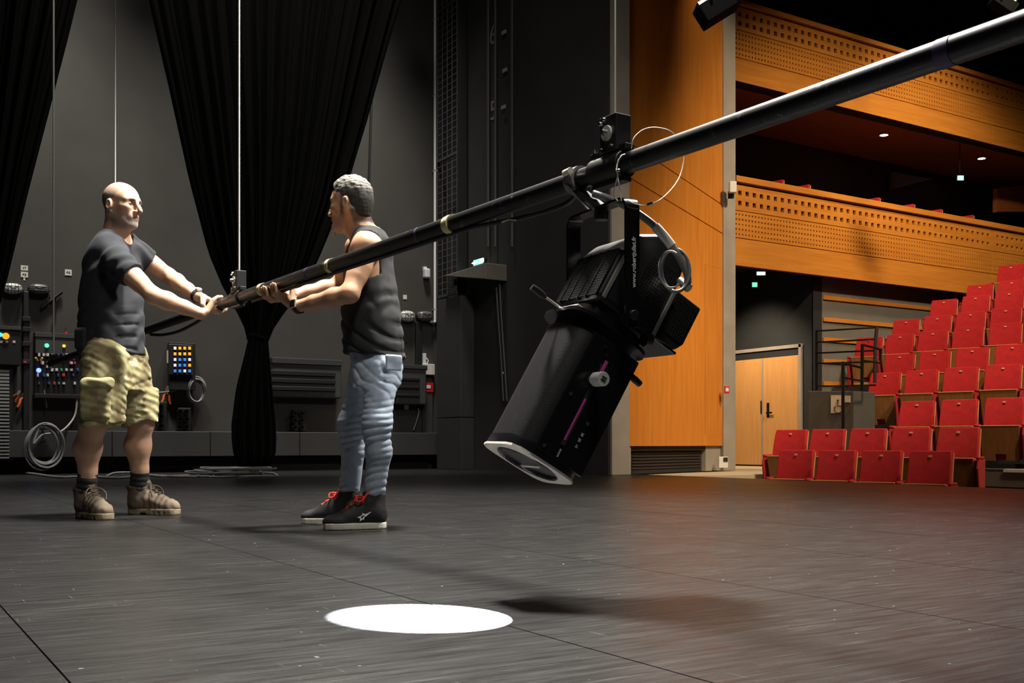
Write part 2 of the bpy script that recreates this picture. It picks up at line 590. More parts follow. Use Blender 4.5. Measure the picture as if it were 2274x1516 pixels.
def perforated(name, u0, u1, z0, z1, v, th, rows, m, parent):
    """board in the plane y=v with true square holes. rows: (z centre, hole size, pitch)"""
    mb = MB()
    rows = sorted(rows)
    edges = [z0]
    for z, s, p in rows:
        edges += [z - s / 2, z + s / 2]
    edges.append(z1)
    V, F = mb.v, mb.f
    def quad(a, b, c, d):
        n = len(V); V.extend([a, b, c, d]); F.append((n, n + 1, n + 2, n + 3))
    for k in range(len(edges) - 1):
        za, zb_ = edges[k], edges[k + 1]
        if k % 2 == 0:
            quad((u0, v, za), (u1, v, za), (u1, v, zb_), (u0, v, zb_))
        else:
            z, s, p = rows[(k - 1) // 2]
            n = int((u1 - u0 - p) / p) + 1
            st = u0 + (u1 - u0 - (n - 1) * p) / 2
            x = u0
            for i in range(n):
                a, b = st + i * p - s / 2, st + i * p + s / 2
                quad((x, v, za), (a, v, za), (a, v, zb_), (x, v, zb_))
                d = v + min(th, s * 0.9)
                quad((a, v, za), (b, v, za), (b, d, za), (a, d, za))
                quad((a, d, zb_), (b, d, zb_), (b, v, zb_), (a, v, zb_))
                quad((a, v, za), (a, d, za), (a, d, zb_), (a, v, zb_))
                quad((b, d, za), (b, v, za), (b, v, zb_), (b, d, zb_))
                x = b
            quad((x, v, za), (u1, v, za), (u1, v, zb_), (x, v, zb_))
    # rim
    quad((u0, v, z0), (u0, v + th, z0), (u1, v + th, z0), (u1, v, z0))
    quad((u0, v, z1), (u1, v, z1), (u1, v + th, z1), (u0, v + th, z1))
    quad((u0, v, z0), (u0, v, z1), (u0, v + th, z1), (u0, v + th, z0))
    quad((u1, v, z0), (u1, v + th, z0), (u1, v + th, z1), (u1, v, z1))
    me = bpy.data.meshes.new(name)
    me.from_pydata(V, [], F)
    return link(name, me, m, parent)

def balcony(nm, ys, soffit, depth, kk):
    """ys: picture heights at the column of ledge top, ledge bottom, band lines, bottom"""
    zt_, zl, zg, z2, z3, z4 = [zat(y) for y in ys]
    root = MB().box2((U0, VF + 0.05, z4 + 0.02), (27, VF + 0.2, zl)).build('wall_balcony_' + nm, 'hole')
    tag(root, kind='structure')
    MB().box2((U0, VF - 0.05, zl), (27, VF + 0.25, zt_)).build('rail_ledge', 'wood_h', root, bevel=0.008)
    segs = [(U0, 18.42), (18.45, 23.0), (23.03, 27.0)]
    H = zg - z2
    for a, b in segs:
        perforated('perforated_board', a, b, z2 + 0.006, zg, VF, 0.05,
                   [(z2 + H * 0.70, 0.072, 0.157), (z2 + H * 0.30, 0.072, 0.157)], 'wood_h', root)
        h2 = z2 - z3
        perforated('perforated_board', a, b, z3 + 0.006, z2 - 0.006, VF, 0.05,
                   [(z3 + h2 * (0.14 + 0.18 * q), 0.026, 0.0702) for q in range(5)], 'wood_h', root)
        MB().box2((a, VF, z4), (b, VF + 0.05, z3 - 0.006)).build('plain_board', 'wood_h', root, bevel=0.003)
    return zt_, z4

zl_top, zl_bot = balcony('low', (390, 404, 409, 466, 527, 588), 0, 0, 0)
zu_top, zu_bot = balcony('high', (-2, 9, 13, 64, 126, 178), 0, 0, 0)
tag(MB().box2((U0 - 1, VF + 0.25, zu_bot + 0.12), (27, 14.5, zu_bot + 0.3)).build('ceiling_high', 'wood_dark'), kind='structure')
tag(MB().box2((U0, VF + 0.02, zu_bot - 0.0), (27, VF + 0.26, zu_bot + 0.1)).build('trim_7', 'black'), kind='structure')
tag(MB().box2((U0 - 1, VF + 0.2, zl_bot + 0.35), (27, 15.2, zl_bot + 0.5)).build('ceiling_low', 'house_dark'), kind='structure')
tag(MB().box2((U0 - 1, 14.45, zl_bot + 0.4), (27, 14.6, zu_bot + 0.2)).build('wall_balcony_back', 'house_brown'), kind='structure')
tag(MB().box2((U0 - 1, 14.45, zu_bot + 0.2), (27, 14.6, 11)).build('wall_gallery_back', 'house_brown'), kind='structure')
tag(MB().box2((8.2, -4, 10.9), (27, 15.2, 11.1)).build('ceiling_house', 'house_brown'), kind='structure')
tag(MB().box2((-3.4, -2, 11.0), (8.2, 15.2, 11.2)).build('ceiling_stage', 'black'), kind='structure')
tag(MB().box2((27, -4, -1), (27.2, 15.2, 11)).build('wall_house_back', 'house_brown'), kind='structure')
# grey lit patch of wall and wooden end wall on the balcony
q = [pix_v(1985, 382, 14.3), pix_v(2072, 398, 14.3), pix_v(2040, 404, 14.3), pix_v(1985, 420, 14.3)]
tag(MB().prism(q, (0, 0.1, 0)).build('wall_balcony_patch', 'house_grey'), kind='structure')
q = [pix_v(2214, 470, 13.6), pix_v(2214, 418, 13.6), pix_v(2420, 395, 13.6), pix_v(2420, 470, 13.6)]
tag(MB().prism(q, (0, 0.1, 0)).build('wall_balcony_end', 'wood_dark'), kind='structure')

# downlights in the high soffit
M['lamp_glow'] = mat('lamp_glow', (1, 1, 1), 0.5, emit=(1.0, 0.95, 0.8), estr=18)
M['chrome'] = mat('chrome', (0.6, 0.6, 0.6), 0.25, 1.0)
for i, (px, py, lab) in enumerate(((1963, 299, 'small round downlight in the soffit near the tall column'), (2180, 351, 'small round downlight in the soffit above the green exit light'))):
    p = pix_z(px, py, zu_bot + 0.12)
    e = empty('downlight', p, 0, lab, 'light', 'downlights in the balcony soffit')
    MB().lathe([(0.10, 0.0), (0.10, -0.012), (0.075, -0.012), (0.072, 0.02)], (0, 0, 0), (0, 0, 1), 20).build('rim', 'wood_dark', e, True)
    MB().cyl((0, 0, -0.002), (0, 0, -0.010), 0.074, n=20).build('lens', 'lamp_glow', e)
    l = lamp('SPOT', 'downlight_glow', p + Vector((0, 0, -0.05)), p + Vector((0, 0, -2)), 40, WARM, 0.05, 120, 0.6)

# under the low balcony: dark door wall, grey wall with wooden rails
UD = 13.85
GV = 12.5
dw = MB().box2((UD, GV, 0), (UD + 0.2, 15.2, zl_bot + 0.5)).build('wall_door', 'house_dark')
tag(dw, kind='structure')
gw = MB().box2((UD + 0.2, GV, -0.6), (27, GV + 0.2, zl_bot + 0.1)).build('wall_house_side', 'house_grey')
tag(gw, kind='structure')
tag(MB().box2((UD, GV - 0.005, 0), (UD + 0.22, GV + 0.02, zl_bot + 0.1)).build('trim_8', 'house_dark'), kind='structure')
for y in (658, 707, 752, 800, 850):
    z = pix_v(1805, y, GV).z
    MB().box2((UD + 0.24, GV - 0.03, z - 0.035), (24, GV, z + 0.035)).build('wood_rail', 'wood_h', gw, bevel=0.004)
tag(MB().box2((U0 - 1, 15.0, 0), (UD, 15.2, zl_bot + 0.5)).build('wall_passage', 'house_dark'), kind='structure')
# house floors
tag(MB().box2((UE + 0.03, 10.0, -0.6), (UD, 15.2, -0.015)).build('floor_landing', 'beige_floor'), kind='structure')
tag(MB().box2((UE + 0.03, -4, -0.8), (27, 10.0, -0.6)).build('floor_pit', 'house_grey'), kind='structure')

# double door
va, vb = pix_u(1617, 900, UD).y, pix_u(1783, 900, UD).y
zd = pix_u(1783, 763, UD).z
door = empty('door_1', (UD, (va + vb) / 2, 0), 0, kind='structure')
hw = abs(va - vb) / 2
MB().box2((-0.05, -hw, 0), (0.0, -hw + 0.06, zd)).box2((-0.05, hw - 0.06, 0), (0.0, hw, zd)).box2((-0.05, -hw, zd - 0.06), (0.0, hw, zd)).build('door_frame', 'beige', door, bevel=0.004)
vm = pix_u(1697, 900, UD).y - (va + vb) / 2
zl_ = zd - 0.19
MB().box2((-0.035, -hw + 0.07, 0.01), (0.0, vm - 0.004, zl_)).build('door_leaf', 'wood_door', door, bevel=0.004)
MB().box2((-0.035, vm + 0.004, 0.01), (0.0, hw - 0.07, zl_)).build('door_leaf', 'wood_door', door, bevel=0.004)
MB().box2((-0.02, -hw + 0.07, zl_ + 0.005), (0.0, hw - 0.07, zd - 0.06)).build('door_transom', 'house_dark', door)
M['dark_metal'] = mat('dark_metal', (0.03, 0.03, 0.03), 0.35, 0.8)
MB().box2((-0.043, vm - 0.16, 0.86), (-0.035, vm - 0.10, 1.12)).box2((-0.08, vm - 0.14, 0.93), (-0.04, vm - 0.12, 0.95)).box2((-0.085, vm - 0.26, 0.925), (-0.065, vm - 0.12, 0.955)).build('door_handle', 'dark_metal', door, bevel=0.004)
MB().box2((-0.045, vm + 0.01, 0.93), (-0.035, vm + 0.05, 1.16)).build('door_lock_plate', 'dark_metal', door, bevel=0.003)
MB().box2((-0.045, vm - 0.012, 0.0), (-0.034, vm + 0.012, zl_)).build('door_edge_strip', 'beige', door)

# ------------------------------------------------------------------ seats
def fabric(name, col, rough=0.9):
    m = mat(name, col, rough, var=0.14, scale=14, bump=0.35, bscale=260)
    b = m.node_tree.nodes['Principled BSDF']
    b.inputs['Sheen Weight'].default_value = 0.10
    b.inputs['Sheen Roughness'].default_value = 0.4
    b.inputs['Sheen Tint'].default_value = (1.0, 0.25, 0.2, 1)
    return m
M['red'] = fabric('red_velour', (0.38, 0.004, 0.007))
M['red_dark'] = fabric('red_velour_side', (0.32, 0.005, 0.008))
M['seat_ply'] = mat('seat_plywood', (0.30, 0.13, 0.035), 0.5, var=0.15, scale=20, stretch=(1, 1, 0.2))
M['seat_edge'] = mat('seat_edge_wood', (0.62, 0.30, 0.09), 0.45)
M['plate'] = mat('number_plate', (0.65, 0.50, 0.24), 0.4, 0.3)

def make_seat():
    r = empty('theatre_seat', (0, 0, 0))
    # backrest: gently dished, slightly wider at the foot, leaning back (seat faces -x)
    lean = 0.10
    vs, fs = [], []
    N, K = 7, 7
    for side in (0, 1):
        for i in range(K):
            f = i / (K - 1)
            z = 0.44 + 0.41 * f
            w = 0.226 - 0.010 * f
            if f > 0.99: w -= 0.008
            for j in range(N):
                a = -1 + 2 * j / (N - 1)
                x = 0.03 + lean * f + (0.085 if side else 0.0)
                if not side:
                    x += 0.018 * (1 - a * a) - 0.012 * math.sin(math.pi * f)
                vs.append((x, a * w, z))
    def idx(s, i, j): return s * N * K + i * N + j
    for i in range(K - 1):
        for j in range(N - 1):
            fs.append((idx(0, i, j), idx(0, i, j + 1), idx(0, i + 1, j + 1), idx(0, i + 1, j)))
            fs.append((idx(1, i, j), idx(1, i + 1, j), idx(1, i + 1, j + 1), idx(1, i, j + 1)))
    for i in range(K - 1):
        fs.append((idx(0, i, 0), idx(0, i + 1, 0), idx(1, i + 1, 0), idx(1, i, 0)))
        fs.append((idx(0, i, N - 1), idx(1, i, N - 1), idx(1, i + 1, N - 1), idx(0, i + 1, N - 1)))
    for j in range(N - 1):
        fs.append((idx(0, 0, j), idx(1, 0, j), idx(1, 0, j + 1), idx(0, 0, j + 1)))
        fs.append((idx(0, K - 1, j), idx(0, K - 1, j + 1), idx(1, K - 1, j + 1), idx(1, K - 1, j)))
    back = MB().add(vs, fs).build('backrest', 'red', r, 50, 0.010)
    MB().prism([(0.070, -0.2265, 0.44), (0.085, -0.2265, 0.44), (0.182, -0.2175, 0.83), (0.167, -0.2175, 0.83)], (0, -0.007, 0)).build('backrest_edge', 'seat_edge', r)
    MB().box((0.118, 0, 0.795), (0.006, 0.034, 0.018), Matrix.Rotation(0.24, 3, 'Y')).build('number_plate', 'plate', back)
    # tipped-up seat: plywood underside towards the stage
    poly = [(-0.10, -0.225, 0.505), (-0.10, 0.225, 0.505), (-0.02, 0.205, 0.09), (-0.02, 0.06, 0.09), (-0.035, 0.06, 0.17), (-0.035, -0.06, 0.17), (-0.02, -0.06, 0.09), (-0.02, -0.205, 0.09)]
    MB().prism(poly, (0.018, 0, 0.003)).build('seat_panel', 'seat_ply', r, bevel=0.003)
    MB().box((-0.088, 0, 0.508), (0.034, 0.45, 0.012)).build('seat_rim', 'seat_edge', r, bevel=0.003)
    MB().prism([(-0.082, -0.245, 0.50), (-0.082, 0.245, 0.50), (-0.004, 0.225, 0.10), (-0.004, -0.225, 0.10)], (0.085, 0, 0.012)).build('seat_cushion', 'red_dark', r, bevel=0.02)
    for s in (-1, 1):
        MB().prism([(-0.13, s * 0.262, 0.40), (-0.06, s * 0.262, 0.02), (0.10, s * 0.262, 0.0), (0.12, s * 0.262, 0.50), (-0.10, s * 0.262, 0.50)], (0, s * 0.022, 0)).build('side_panel', 'red_dark', r, bevel=0.006)
        MB().box((-0.01, s * 0.268, 0.515), (0.20, 0.034, 0.03)).build('armrest', 'red', r, bevel=0.01)
    MB().box((0.04, 0, 0.03), (0.10, 0.50, 0.05)).build('foot_rail', 'black', r)
    return r

rows = [  # x of the row, picture height of the tops, picture centres, where
    (9.35, 1000, [1769, 1866, 1968, 2079], 'front row'),
    (10.2, 951, [1743, 1838, 1940, 2044, 2152], 'second row'),
    (11.6, 886, [2045, 2139, 2234], 'third row'),
    (12.48, 814, [1961, 2050, 2148, 2243], 'fourth row'),
    (13.36, 771, [2003, 2084, 2166, 2253], 'fifth row'),
    (14.24, 733, [1918, 2001, 2080, 2166, 2252], 'sixth row'),
    (15.12, 691, [2010, 2086, 2164, 2246], 'seventh row'),
    (16.0, 655, [2098, 2172, 2250], 'eighth row'),
    (16.88, 621, [2181, 2252], 'ninth row'),
    (17.76, 587, [2250], 'tenth and highest row')]
ORD = ['first', 'second', 'third', 'fourth', 'fifth']
seat0 = make_seat()
first = True
tiers = []
for u, yt, cs, nm in rows:
    mid = cs[len(cs) // 2]
    zf = pix_u(mid, yt, u + 0.13).z - 0.85
    vv = []
    vmid = sum(pix_u(c, yt, u + 0.13).y for c in cs) / len(cs)
    for i, c in enumerate(cs):
        p = pix_u(c, yt, u + 0.13)
        p.y = vmid - (i - (len(cs) - 1) / 2) * 0.612
        vv.append(p.y)
        if first:
            s = seat0
            first = False
        else:
            s = copy_tree(seat0)
        s.location = (u, p.y, zf)
        s.rotation_euler = (0, 0, math.radians(17))
        if len(cs) == 1:
            lab = 'lone red tip-up theatre seat showing in the %s' % nm
        else:
            lab = 'red tip-up theatre seat, %s from the door side in the %s' % (ORD[i], nm)
        tag(s, lab, 'seat', 'red theatre seats in the stalls')
    tiers.append((u, zf, max(vv) + 0.36))
# platforms under the raised rows
M['nosing'] = mat('white_nosing', (0.75, 0.72, 0.66), 0.5)
M['carpet'] = mat('dark_carpet', (0.02, 0.018, 0.017), 0.95, var=0.2, scale=30)
for k, (u, zf, vl) in enumerate(tiers):
    if k < 2:
        if k == 0:
            tag(MB().box2((u - 0.4, -4, -0.8), (u + 1.45, vl, zf)).build('floor_front_rows', 'carpet'), kind='structure')
        continue
    ue = tiers[k + 1][0] - 0.42 if k + 1 < len(tiers) else 27
    r = MB().box2((u - 0.42, -4, -0.8), (ue, vl if k != 4 else vl + 0.5, zf)).build('floor_tier', 'carpet')
    tag(r, kind='structure')
    if k == 2:
        MB().box2((u - 0.45, -4, zf - 0.03), (u - 0.36, vl - 1.9, zf + 0.006)).build('step_nosing', 'nosing', r)
        MB().box2((u - 0.43, -4, zf - 0.2), (u - 0.42, vl, zf - 0.03)).build('step_riser', 'house_grey', r)

ZBF = pix_v(1929, 440, 13.0).z - 0.852
# seats behind the low balcony front, only their tops show
for px, py, k in ((1714, 397, 0), (1773, 409, 1), (1929, 440, 2), (2006, 455, 3), (2068, 467, 4), (2138, 479, 5)):
    s = copy_tree(seat0)
    p = pix_v(px, py, 13.0)
    s.location = (p.x - 0.1, p.y, ZBF)
    tag(s, 'red seat top peeking over the low balcony rail, %s from the column' % (ORD + ['sixth'])[k], 'seat', 'red seats on the low balcony')
tag(MB().box2((U0, VF + 0.25, zl_bot + 0.5), (27, 14.45, ZBF)).build('floor_balcony', 'carpet'), kind='structure')

# grey block with the wheelchair sign, and the rails round the platform
p0, p1 = pix(1794, 868, 15.0), pix(1896, 868, 14.4)
blk = empty('ramp_wall', (0, 0, 0), 0, 'low grey wall block carrying the wheelchair sign by the stalls', 'wall block')
d = (p1 - p0); d.z = 0
nn = Vector((-d.y, d.x, 0)).normalized()
if nn.dot(p0) < 0: nn = -nn
base = [Vector((p0.x, p0.y, -0.6)), Vector((p1.x, p1.y, -0.6)), Vector((p1.x, p1.y, p1.z)), Vector((p0.x, p0.y, p0.z))]
MB().prism(base, nn * 0.5).build('block', 'house_grey', blk, bevel=0.01)
M['block_grey'] = mat('dark_block_grey', '#4a4740', 0.85, var=0.08)
blk.children[0].data.materials[0] = M['block_grey']
def onblk(px, py, f=0.004):
    return pix_plane(px, py, p0, nn) - nn * f
M['paper'] = mat('paper_white', '#c9bfa6', 0.8)
M['ink'] = mat('ink_black', (0.02, 0.02, 0.02), 0.7)
sg = empty('wheelchair_sign', (0, 0, 0), 0, 'cream sign with black wheelchair symbol on the grey block', 'sign')
MB().prism([onblk(1846, 917), onblk(1873, 917), onblk(1873, 877), onblk(1846, 877)], -nn * 0.006).build('plate', 'paper', sg)
ctr = onblk(1863, 907, 0.012)
ex = d.normalized()
ring = [ctr + ex * (0.062 * math.cos(a)) + Vector((0, 0, 0.062 * math.sin(a))) for a in [math.radians(150 + 22 * i) for i in range(11)]]
MB().tube(ring, 0.007, 6).tube([onblk(1862, 893, .012), onblk(1861, 901, .012), onblk(1869, 901, .012), onblk(1871, 909, .012)], 0.008, 6).ball(onblk(1862, 889, .012), 0.016, 8).build('symbol', 'ink', sg)
tag(MB().prism([onblk(1876, 893), onblk(1889, 893), onblk(1889, 878), onblk(1876, 878)], -nn * 0.006).build('paper_notice', 'paper'), 'small cream notice beside the wheelchair sign', 'notice')

rail = empty('platform_railing', (0, 0, 0), 0, 'thin black railing in front of the grey wall beside the stalls', 'railing')
def rl(name, pts, Y, r, m, par):
    return MB().tube([pix(x, y, Yq) for (x, y), Yq in zip(pts, Y)], r, 8).build(name, m, par, True)
rl('post', [(1813, 735), (1813, 866)], (16.3, 16.3), 0.018, 'black_gloss', rail)
for ya, yb in ((735, 727), (760, 753), (784, 778), (807, 803), (858, 855)):
    rl('bar', [(1813, ya), (1944, yb)], (16.3, 15.0), 0.013, 'black_gloss', rail)
rl('end_post', [(1948, 726), (1946, 740), (1944, 771), (1943, 850)], (15.0,) * 4, 0.026, 'chrome', rail)
rail2 = empty('stair_railing', (0, 0, 0), 0, 'black stair railing with stepped posts beside the wheelchair sign', 'railing')
rl('post', [(1872, 803), (1872, 1153)], (13.7, 13.7), 0.022, 'black_gloss', rail2)
rl('post', [(1915, 764), (1914, 868)], (13.9, 13.9), 0.022, 'black_gloss', rail2)
rl('post', [(1955, 775), (1955, 800)], (14.2, 14.2), 0.018, 'black_gloss', rail2)
rl('bar', [(1872, 806), (1916, 817)], (13.7, 13.9), 0.016, 'black_gloss', rail2)
rl('bar', [(1915, 765), (1956, 776)], (13.9, 14.2), 0.016, 'black_gloss', rail2)
rl('bar', [(1872, 838), (1916, 846)], (13.7, 13.9), 0.013, 'black_gloss', rail2)
rl('bar', [(1915, 800), (1956, 806)], (13.9, 14.2), 0.013, 'black_gloss', rail2)

# exit lights
M['exit_glow'] = mat('exit_glow', (0.5, 0.9, 0.75), 0.4, emit=(0.25, 1.0, 0.65), estr=1.0)
M['white_glow'] = mat('white_glow', (0.9, 0.95, 1), 0.4, emit=(0.7, 1.0, 0.9), estr=1.4)
def exit_box(px, py, Y, w, h, lab, m='exit_glow', rz=0.0, arrow=False, hang=0.0):
    p = pix(px, py, Y)
    e = empty('exit_sign', p, -YAW + rz, lab, 'sign')
    MB().box((0, 0.03, 0), (w * 1.15, 0.05, h * 1.2)).build('housing', 'black', e, bevel=0.004)
    MB().box((0, 0.0, 0), (w, 0.012, h)).build('lit_face', m, e)
    if hang:
        MB().tube([(0, 0.03, 0), (0, 0.03, hang)], 0.008, 6).build('hanger', 'black', e)
    if arrow:
        MB().prism([(-w * .38, -0.008, h * .12), (-w * .05, -0.008, h * .12), (-w * .05, -0.008, h * .34), (w * .0, -0.008, 0), (-w * .05, -0.008, -h * .34), (-w * .05, -0.008, -h * .12), (-w * .38, -0.008, -h * .12)], (0, -0.002, 0)).prism([(w * .12, -0.008, -h * .38), (w * .40, -0.008, -h * .38), (w * .40, -0.008, h * .38), (w * .12, -0.008, h * .38)], (0, -0.002, 0)).build('arrow_print', 'white_glow', e)
    return e
exit_box(2133, 395, 20.5, 0.12, 0.09, 'small green exit light on the balcony below the soffit', hang=zu_bot + 0.13 - pix(2133, 395, 20.5).z)
exit_box(1690, 607, 18.6, 0.15, 0.06, 'white emergency light above the double door', 'white_glow', hang=zl_bot + 0.36 - pix(1686, 607, 18.6).z)
exit_box(1676, 632, 18.6, 0.09, 0.08, 'dim green exit sign hanging above the double door', hang=zl_bot + 0.36 - pix(1676, 630, 18.6).z)
# fittings on the column and the house wall
M['white_plastic'] = mat('white_plastic', (0.62, 0.60, 0.55), 0.5)
M['red_plastic'] = mat('red_plastic', (0.45, 0.02, 0.02), 0.4)
e = empty('wall_sensor', pix(1627, 416, 15.2), -YAW, 'white sensor box fixed to the beige column beside the balcony rail', 'sensor')
MB().box((0, 0, 0), (0.10, 0.09, 0.16)).build('housing', 'white_plastic', e, bevel=0.01)
MB().box((-0.01, 0.07, -0.09), (0.08, 0.06, 0.10)).build('bracket', 'black', e)
e = empty('fire_call_point', pix(1614, 865, 15.2), -YAW, 'small red fire call point on the beige column', 'alarm')
MB().box((0, 0, 0), (0.07, 0.05, 0.11)).build('box', 'red_plastic', e, bevel=0.006)
MB().box((0, -0.026, 0.0), (0.045, 0.006, 0.05)).build('glass', 'white_plastic', e)
e = empty('floor_socket', pix(1606, 1026, 15.1), -YAW, 'white socket outlets at the foot of the beige column', 'socket')
MB().box((0, 0, 0), (0.13, 0.04, 0.16)).build('plate', 'white_plastic', e, bevel=0.006)
MB().box((0.03, -0.024, 0.04), (0.06, 0.012, 0.06)).build('cover', 'black', e)
# ================================================================== RIG: bar, bracket, lantern
M['pipe'] = mat('bar_black_paint', (0.012, 0.012, 0.013), 0.38, 0.2, var=0.3, scale=20)
def scuffed_pipe():
    m = M['pipe']
    nt = m.node_tree
    b = nt.nodes['Principled BSDF']
    tc = nt.nodes.new('ShaderNodeNewGeometry')
    n = nt.nodes.new('ShaderNodeTexNoise')
    n.inputs['Scale'].default_value = 28
    n.inputs['Detail'].default_value = 8
    n.inputs['Roughness'].default_value = 0.7
    nt.links.new(tc.outputs['Position'], n.inputs['Vector'])
    r = nt.nodes.new('ShaderNodeValToRGB')
    r.color_ramp.elements[0].position, r.color_ramp.elements[1].position = 0.62, 0.66
    r.color_ramp.elements[0].color = (0.010, 0.010, 0.011, 1)
    r.color_ramp.elements[1].color = (0.12, 0.12, 0.115, 1)
    nt.links.new(n.outputs['Fac'], r.inputs[0])
    nt.links.new(r.outputs[0], b.inputs['Base Color'])
scuffed_pipe()
M['tape'] = mat('cream_tape', '#d8cc9a', 0.7, var=0.1, scale=60)
M['purple'] = mat('purple_tape', (0.05, 0.03, 0.10), 0.6)
M['bolt'] = mat('bolt_steel', (0.55, 0.55, 0.52), 0.28, 1.0)
M['steel'] = mat('steel_wire', (0.80, 0.78, 0.72), 0.45, 0.3)
M['rig_black'] = mat('bracket_black', (0.008, 0.008, 0.008), 0.45)
M['cable_black'] = mat('cable_black', (0.010, 0.010, 0.010), 0.5)

BA = pix(480, 679, 5.585)
BB = pix(2274, 57, 1.841)
BZ = (BA.z + BB.z) / 2
BA.z = BZ; BB.z = BZ
bdir = (BB - BA).normalized()          # along the bar, towards the camera side
PR = 0.0275
def bar_at(px):
    """point of the bar's axis seen at picture column px"""
    # camera-aligned coordinates of the bar line
    def inv(p): return (p.x * CYW - p.y * SY, p.x * SY + p.y * CYW)
    ax, ay = inv(BA); dx, dy = inv(bdir)
    t = (px - CX) / FPX
    k = (t * ay - ax) / (dx - t * dy)
    return BA + bdir * k
bside = Vector((bdir.y, -bdir.x, 0))   # horizontal, square to the bar
if bside.dot(BA) > 0: bside = -bside   # towards the camera
P_END = bar_at(112)
P_NEAR = BB + bdir * 1.6
bar = empty('lighting_bar', P_END, 0, 'long black scuffed lighting bar held by both men across the stage', 'bar')
LB = local(P_END)
MB().cyl(LB(P_END), LB(P_NEAR), PR, n=28).build('pipe', 'pipe', bar, 60)
MB().cyl(LB(P_END - bdir * 0.01), LB(P_END + bdir * 0.04), PR + 0.003, n=20).build('end_cap', 'rig_black', bar, 60)
def band(px, w, m, nm='tape_band', rr=0.002, turns=1):
    p = bar_at(px)
    mb = MB()
    for k in range(turns):
        q = p + bdir * (k * w * 0.75)
        mb.cyl(LB(q - bdir * w / 2), LB(q + bdir * w / 2), PR + rr + 0.0015 * (k % 2), n=24)
    return mb.build(nm, m, bar, 60)
band(999, 0.022, 'tape', turns=2, rr=0.003)
band(737, 0.030, 'tape', turns=1, rr=0.003)
band(585, 0.036, 'tape', turns=1, rr=0.003)
band(318, 0.05, 'tape', turns=1, rr=0.003)
band(935, 0.016, 'purple', 'colour_mark', 0.001)
band(688, 0.018, 'purple', 'colour_mark', 0.001)
band(2105, 0.03, 'purple', 'colour_mark', 0.001)
# cable tied under the bar
def under(px, drop, side=0.0):
    return bar_at(px) - Vector((0, 0, PR + drop)) + bside * side
mb = MB()
pts = [under(1285, 0.004), under(1265, 0.024), under(1230, 0.030), under(1180, 0.028), under(1130, 0.022), under(1090, 0.014), under(1040, 0.006), under(960, 0.006), under(860, 0.006), under(740, 0.006), under(620, 0.01), under(560, 0.012)]
mb.tube([LB(p) for p in catmull(pts, 5)], 0.0075, 8)
mb.build('tied_cable', 'cable_black', bar, True)
MB().tube([LB(p) for p in catmull([under(455, 0.01), under(430, 0.03), under(395, 0.045), under(360, 0.035), under(335, 0.01)], 5)], 0.009, 8).build('tied_cable', 'cable_black', bar, True)
MB().tube([LB(under(1150, 0.029 + 0.001, 0.006)), LB(under(1135, 0.022, 0.009)), LB(under(1122, 0.024, 0.012))], 0.003, 6).build('cable_tie', 'tape', bar)

# suspension brackets and wires
def bracket(px, lab, sc_=1.0, rope=0.0022):
    c = bar_at(px)
    e = empty('suspension_bracket', c, 0, lab, 'bracket', 'brackets joining wires to the bar')
    u, s = bdir, bside
    up = Vector((0, 0, 1))
    mt = Matrix((s, u, up)).transposed()
    MB().box(up * 0.085 * sc_, Vector((0.052, 0.070, 0.098)) * sc_, mt).build('wire_housing', 'rig_black', e, bevel=0.003)
    MB().cyl(u * -0.085 * sc_, u * 0.045 * sc_, PR + 0.009, n=24).build('clamp_sleeve', 'rig_black', e, 50, 0.003)
    MB().box(u * -0.015 + up * 0.042, (0.030, 0.15 * sc_, 0.018), mt).build('clamp_flange', 'rig_black', e, bevel=0.002)
    MB().box(u * -0.015 - up * 0.040, (0.030, 0.13 * sc_, 0.012), mt).build('clamp_flange', 'rig_black', e, bevel=0.002)
    f = s  # face square to the bar, turned to the stage
    for a, b in ((-0.012, 0.124), (-0.026, 0.116), (0.018, 0.048), (-0.020, 0.044)):
        q = f * 0.026 * sc_ + u * (a * sc_) + up * (b * sc_)
        MB().cyl(q, q + f * 0.008, 0.0062 * sc_, 0.005 * sc_, 10).build('bolt', 'bolt', e, 50)
    q = f * 0.026 * sc_ + up * 0.086 * sc_
    MB().cyl(q, q + f * 0.006, 0.020 * sc_, n=20).build('washer', 'steel', e, 50)
    MB().cyl(q + f * 0.006, q + f * 0.020, 0.0095 * sc_, 0.007 * sc_, 12).build('hub_nut', 'bolt', e, 50)
    for k in (-0.075, -0.050, -0.030, 0.02):
        q = u * k * sc_ + up * 0.051 + s * 0.012
        MB().cyl(q, q + up * 0.010, 0.0055 * sc_, n=8).build('bolt', 'bolt', e, 50)
    # steel rope up to the grid
    MB().tube([up * 0.13 * sc_, up * 9.9 * 1.0], rope, 8).build('steel_rope', 'steel', e, True)
    return e
bracket(1366, 'large black bracket with steel rope on the bar above the spotlight', 1.0)
bracket(531, 'small black bracket with steel rope on the bar between the two men', 1.0, 0.0046)
for px, lab in ((256, 'thin steel rope hanging behind the head of the man in shorts'), (119, 'thin steel rope at the far end of the bar, nearest the control panels')):
    c = bar_at(px)
    e = empty('suspension_rope', c, 0, lab, 'rope')
    MB().tube([(0, 0, 0.05), (0, 0, 9.8)], 0.0048 if px == 256 else 0.0085, 8).build('steel_rope', 'steel', e, True)
    MB().box((0, 0, 0.035), (0.05, 0.05, 0.07)).build('clip', 'rig_black', e, bevel=0.004)

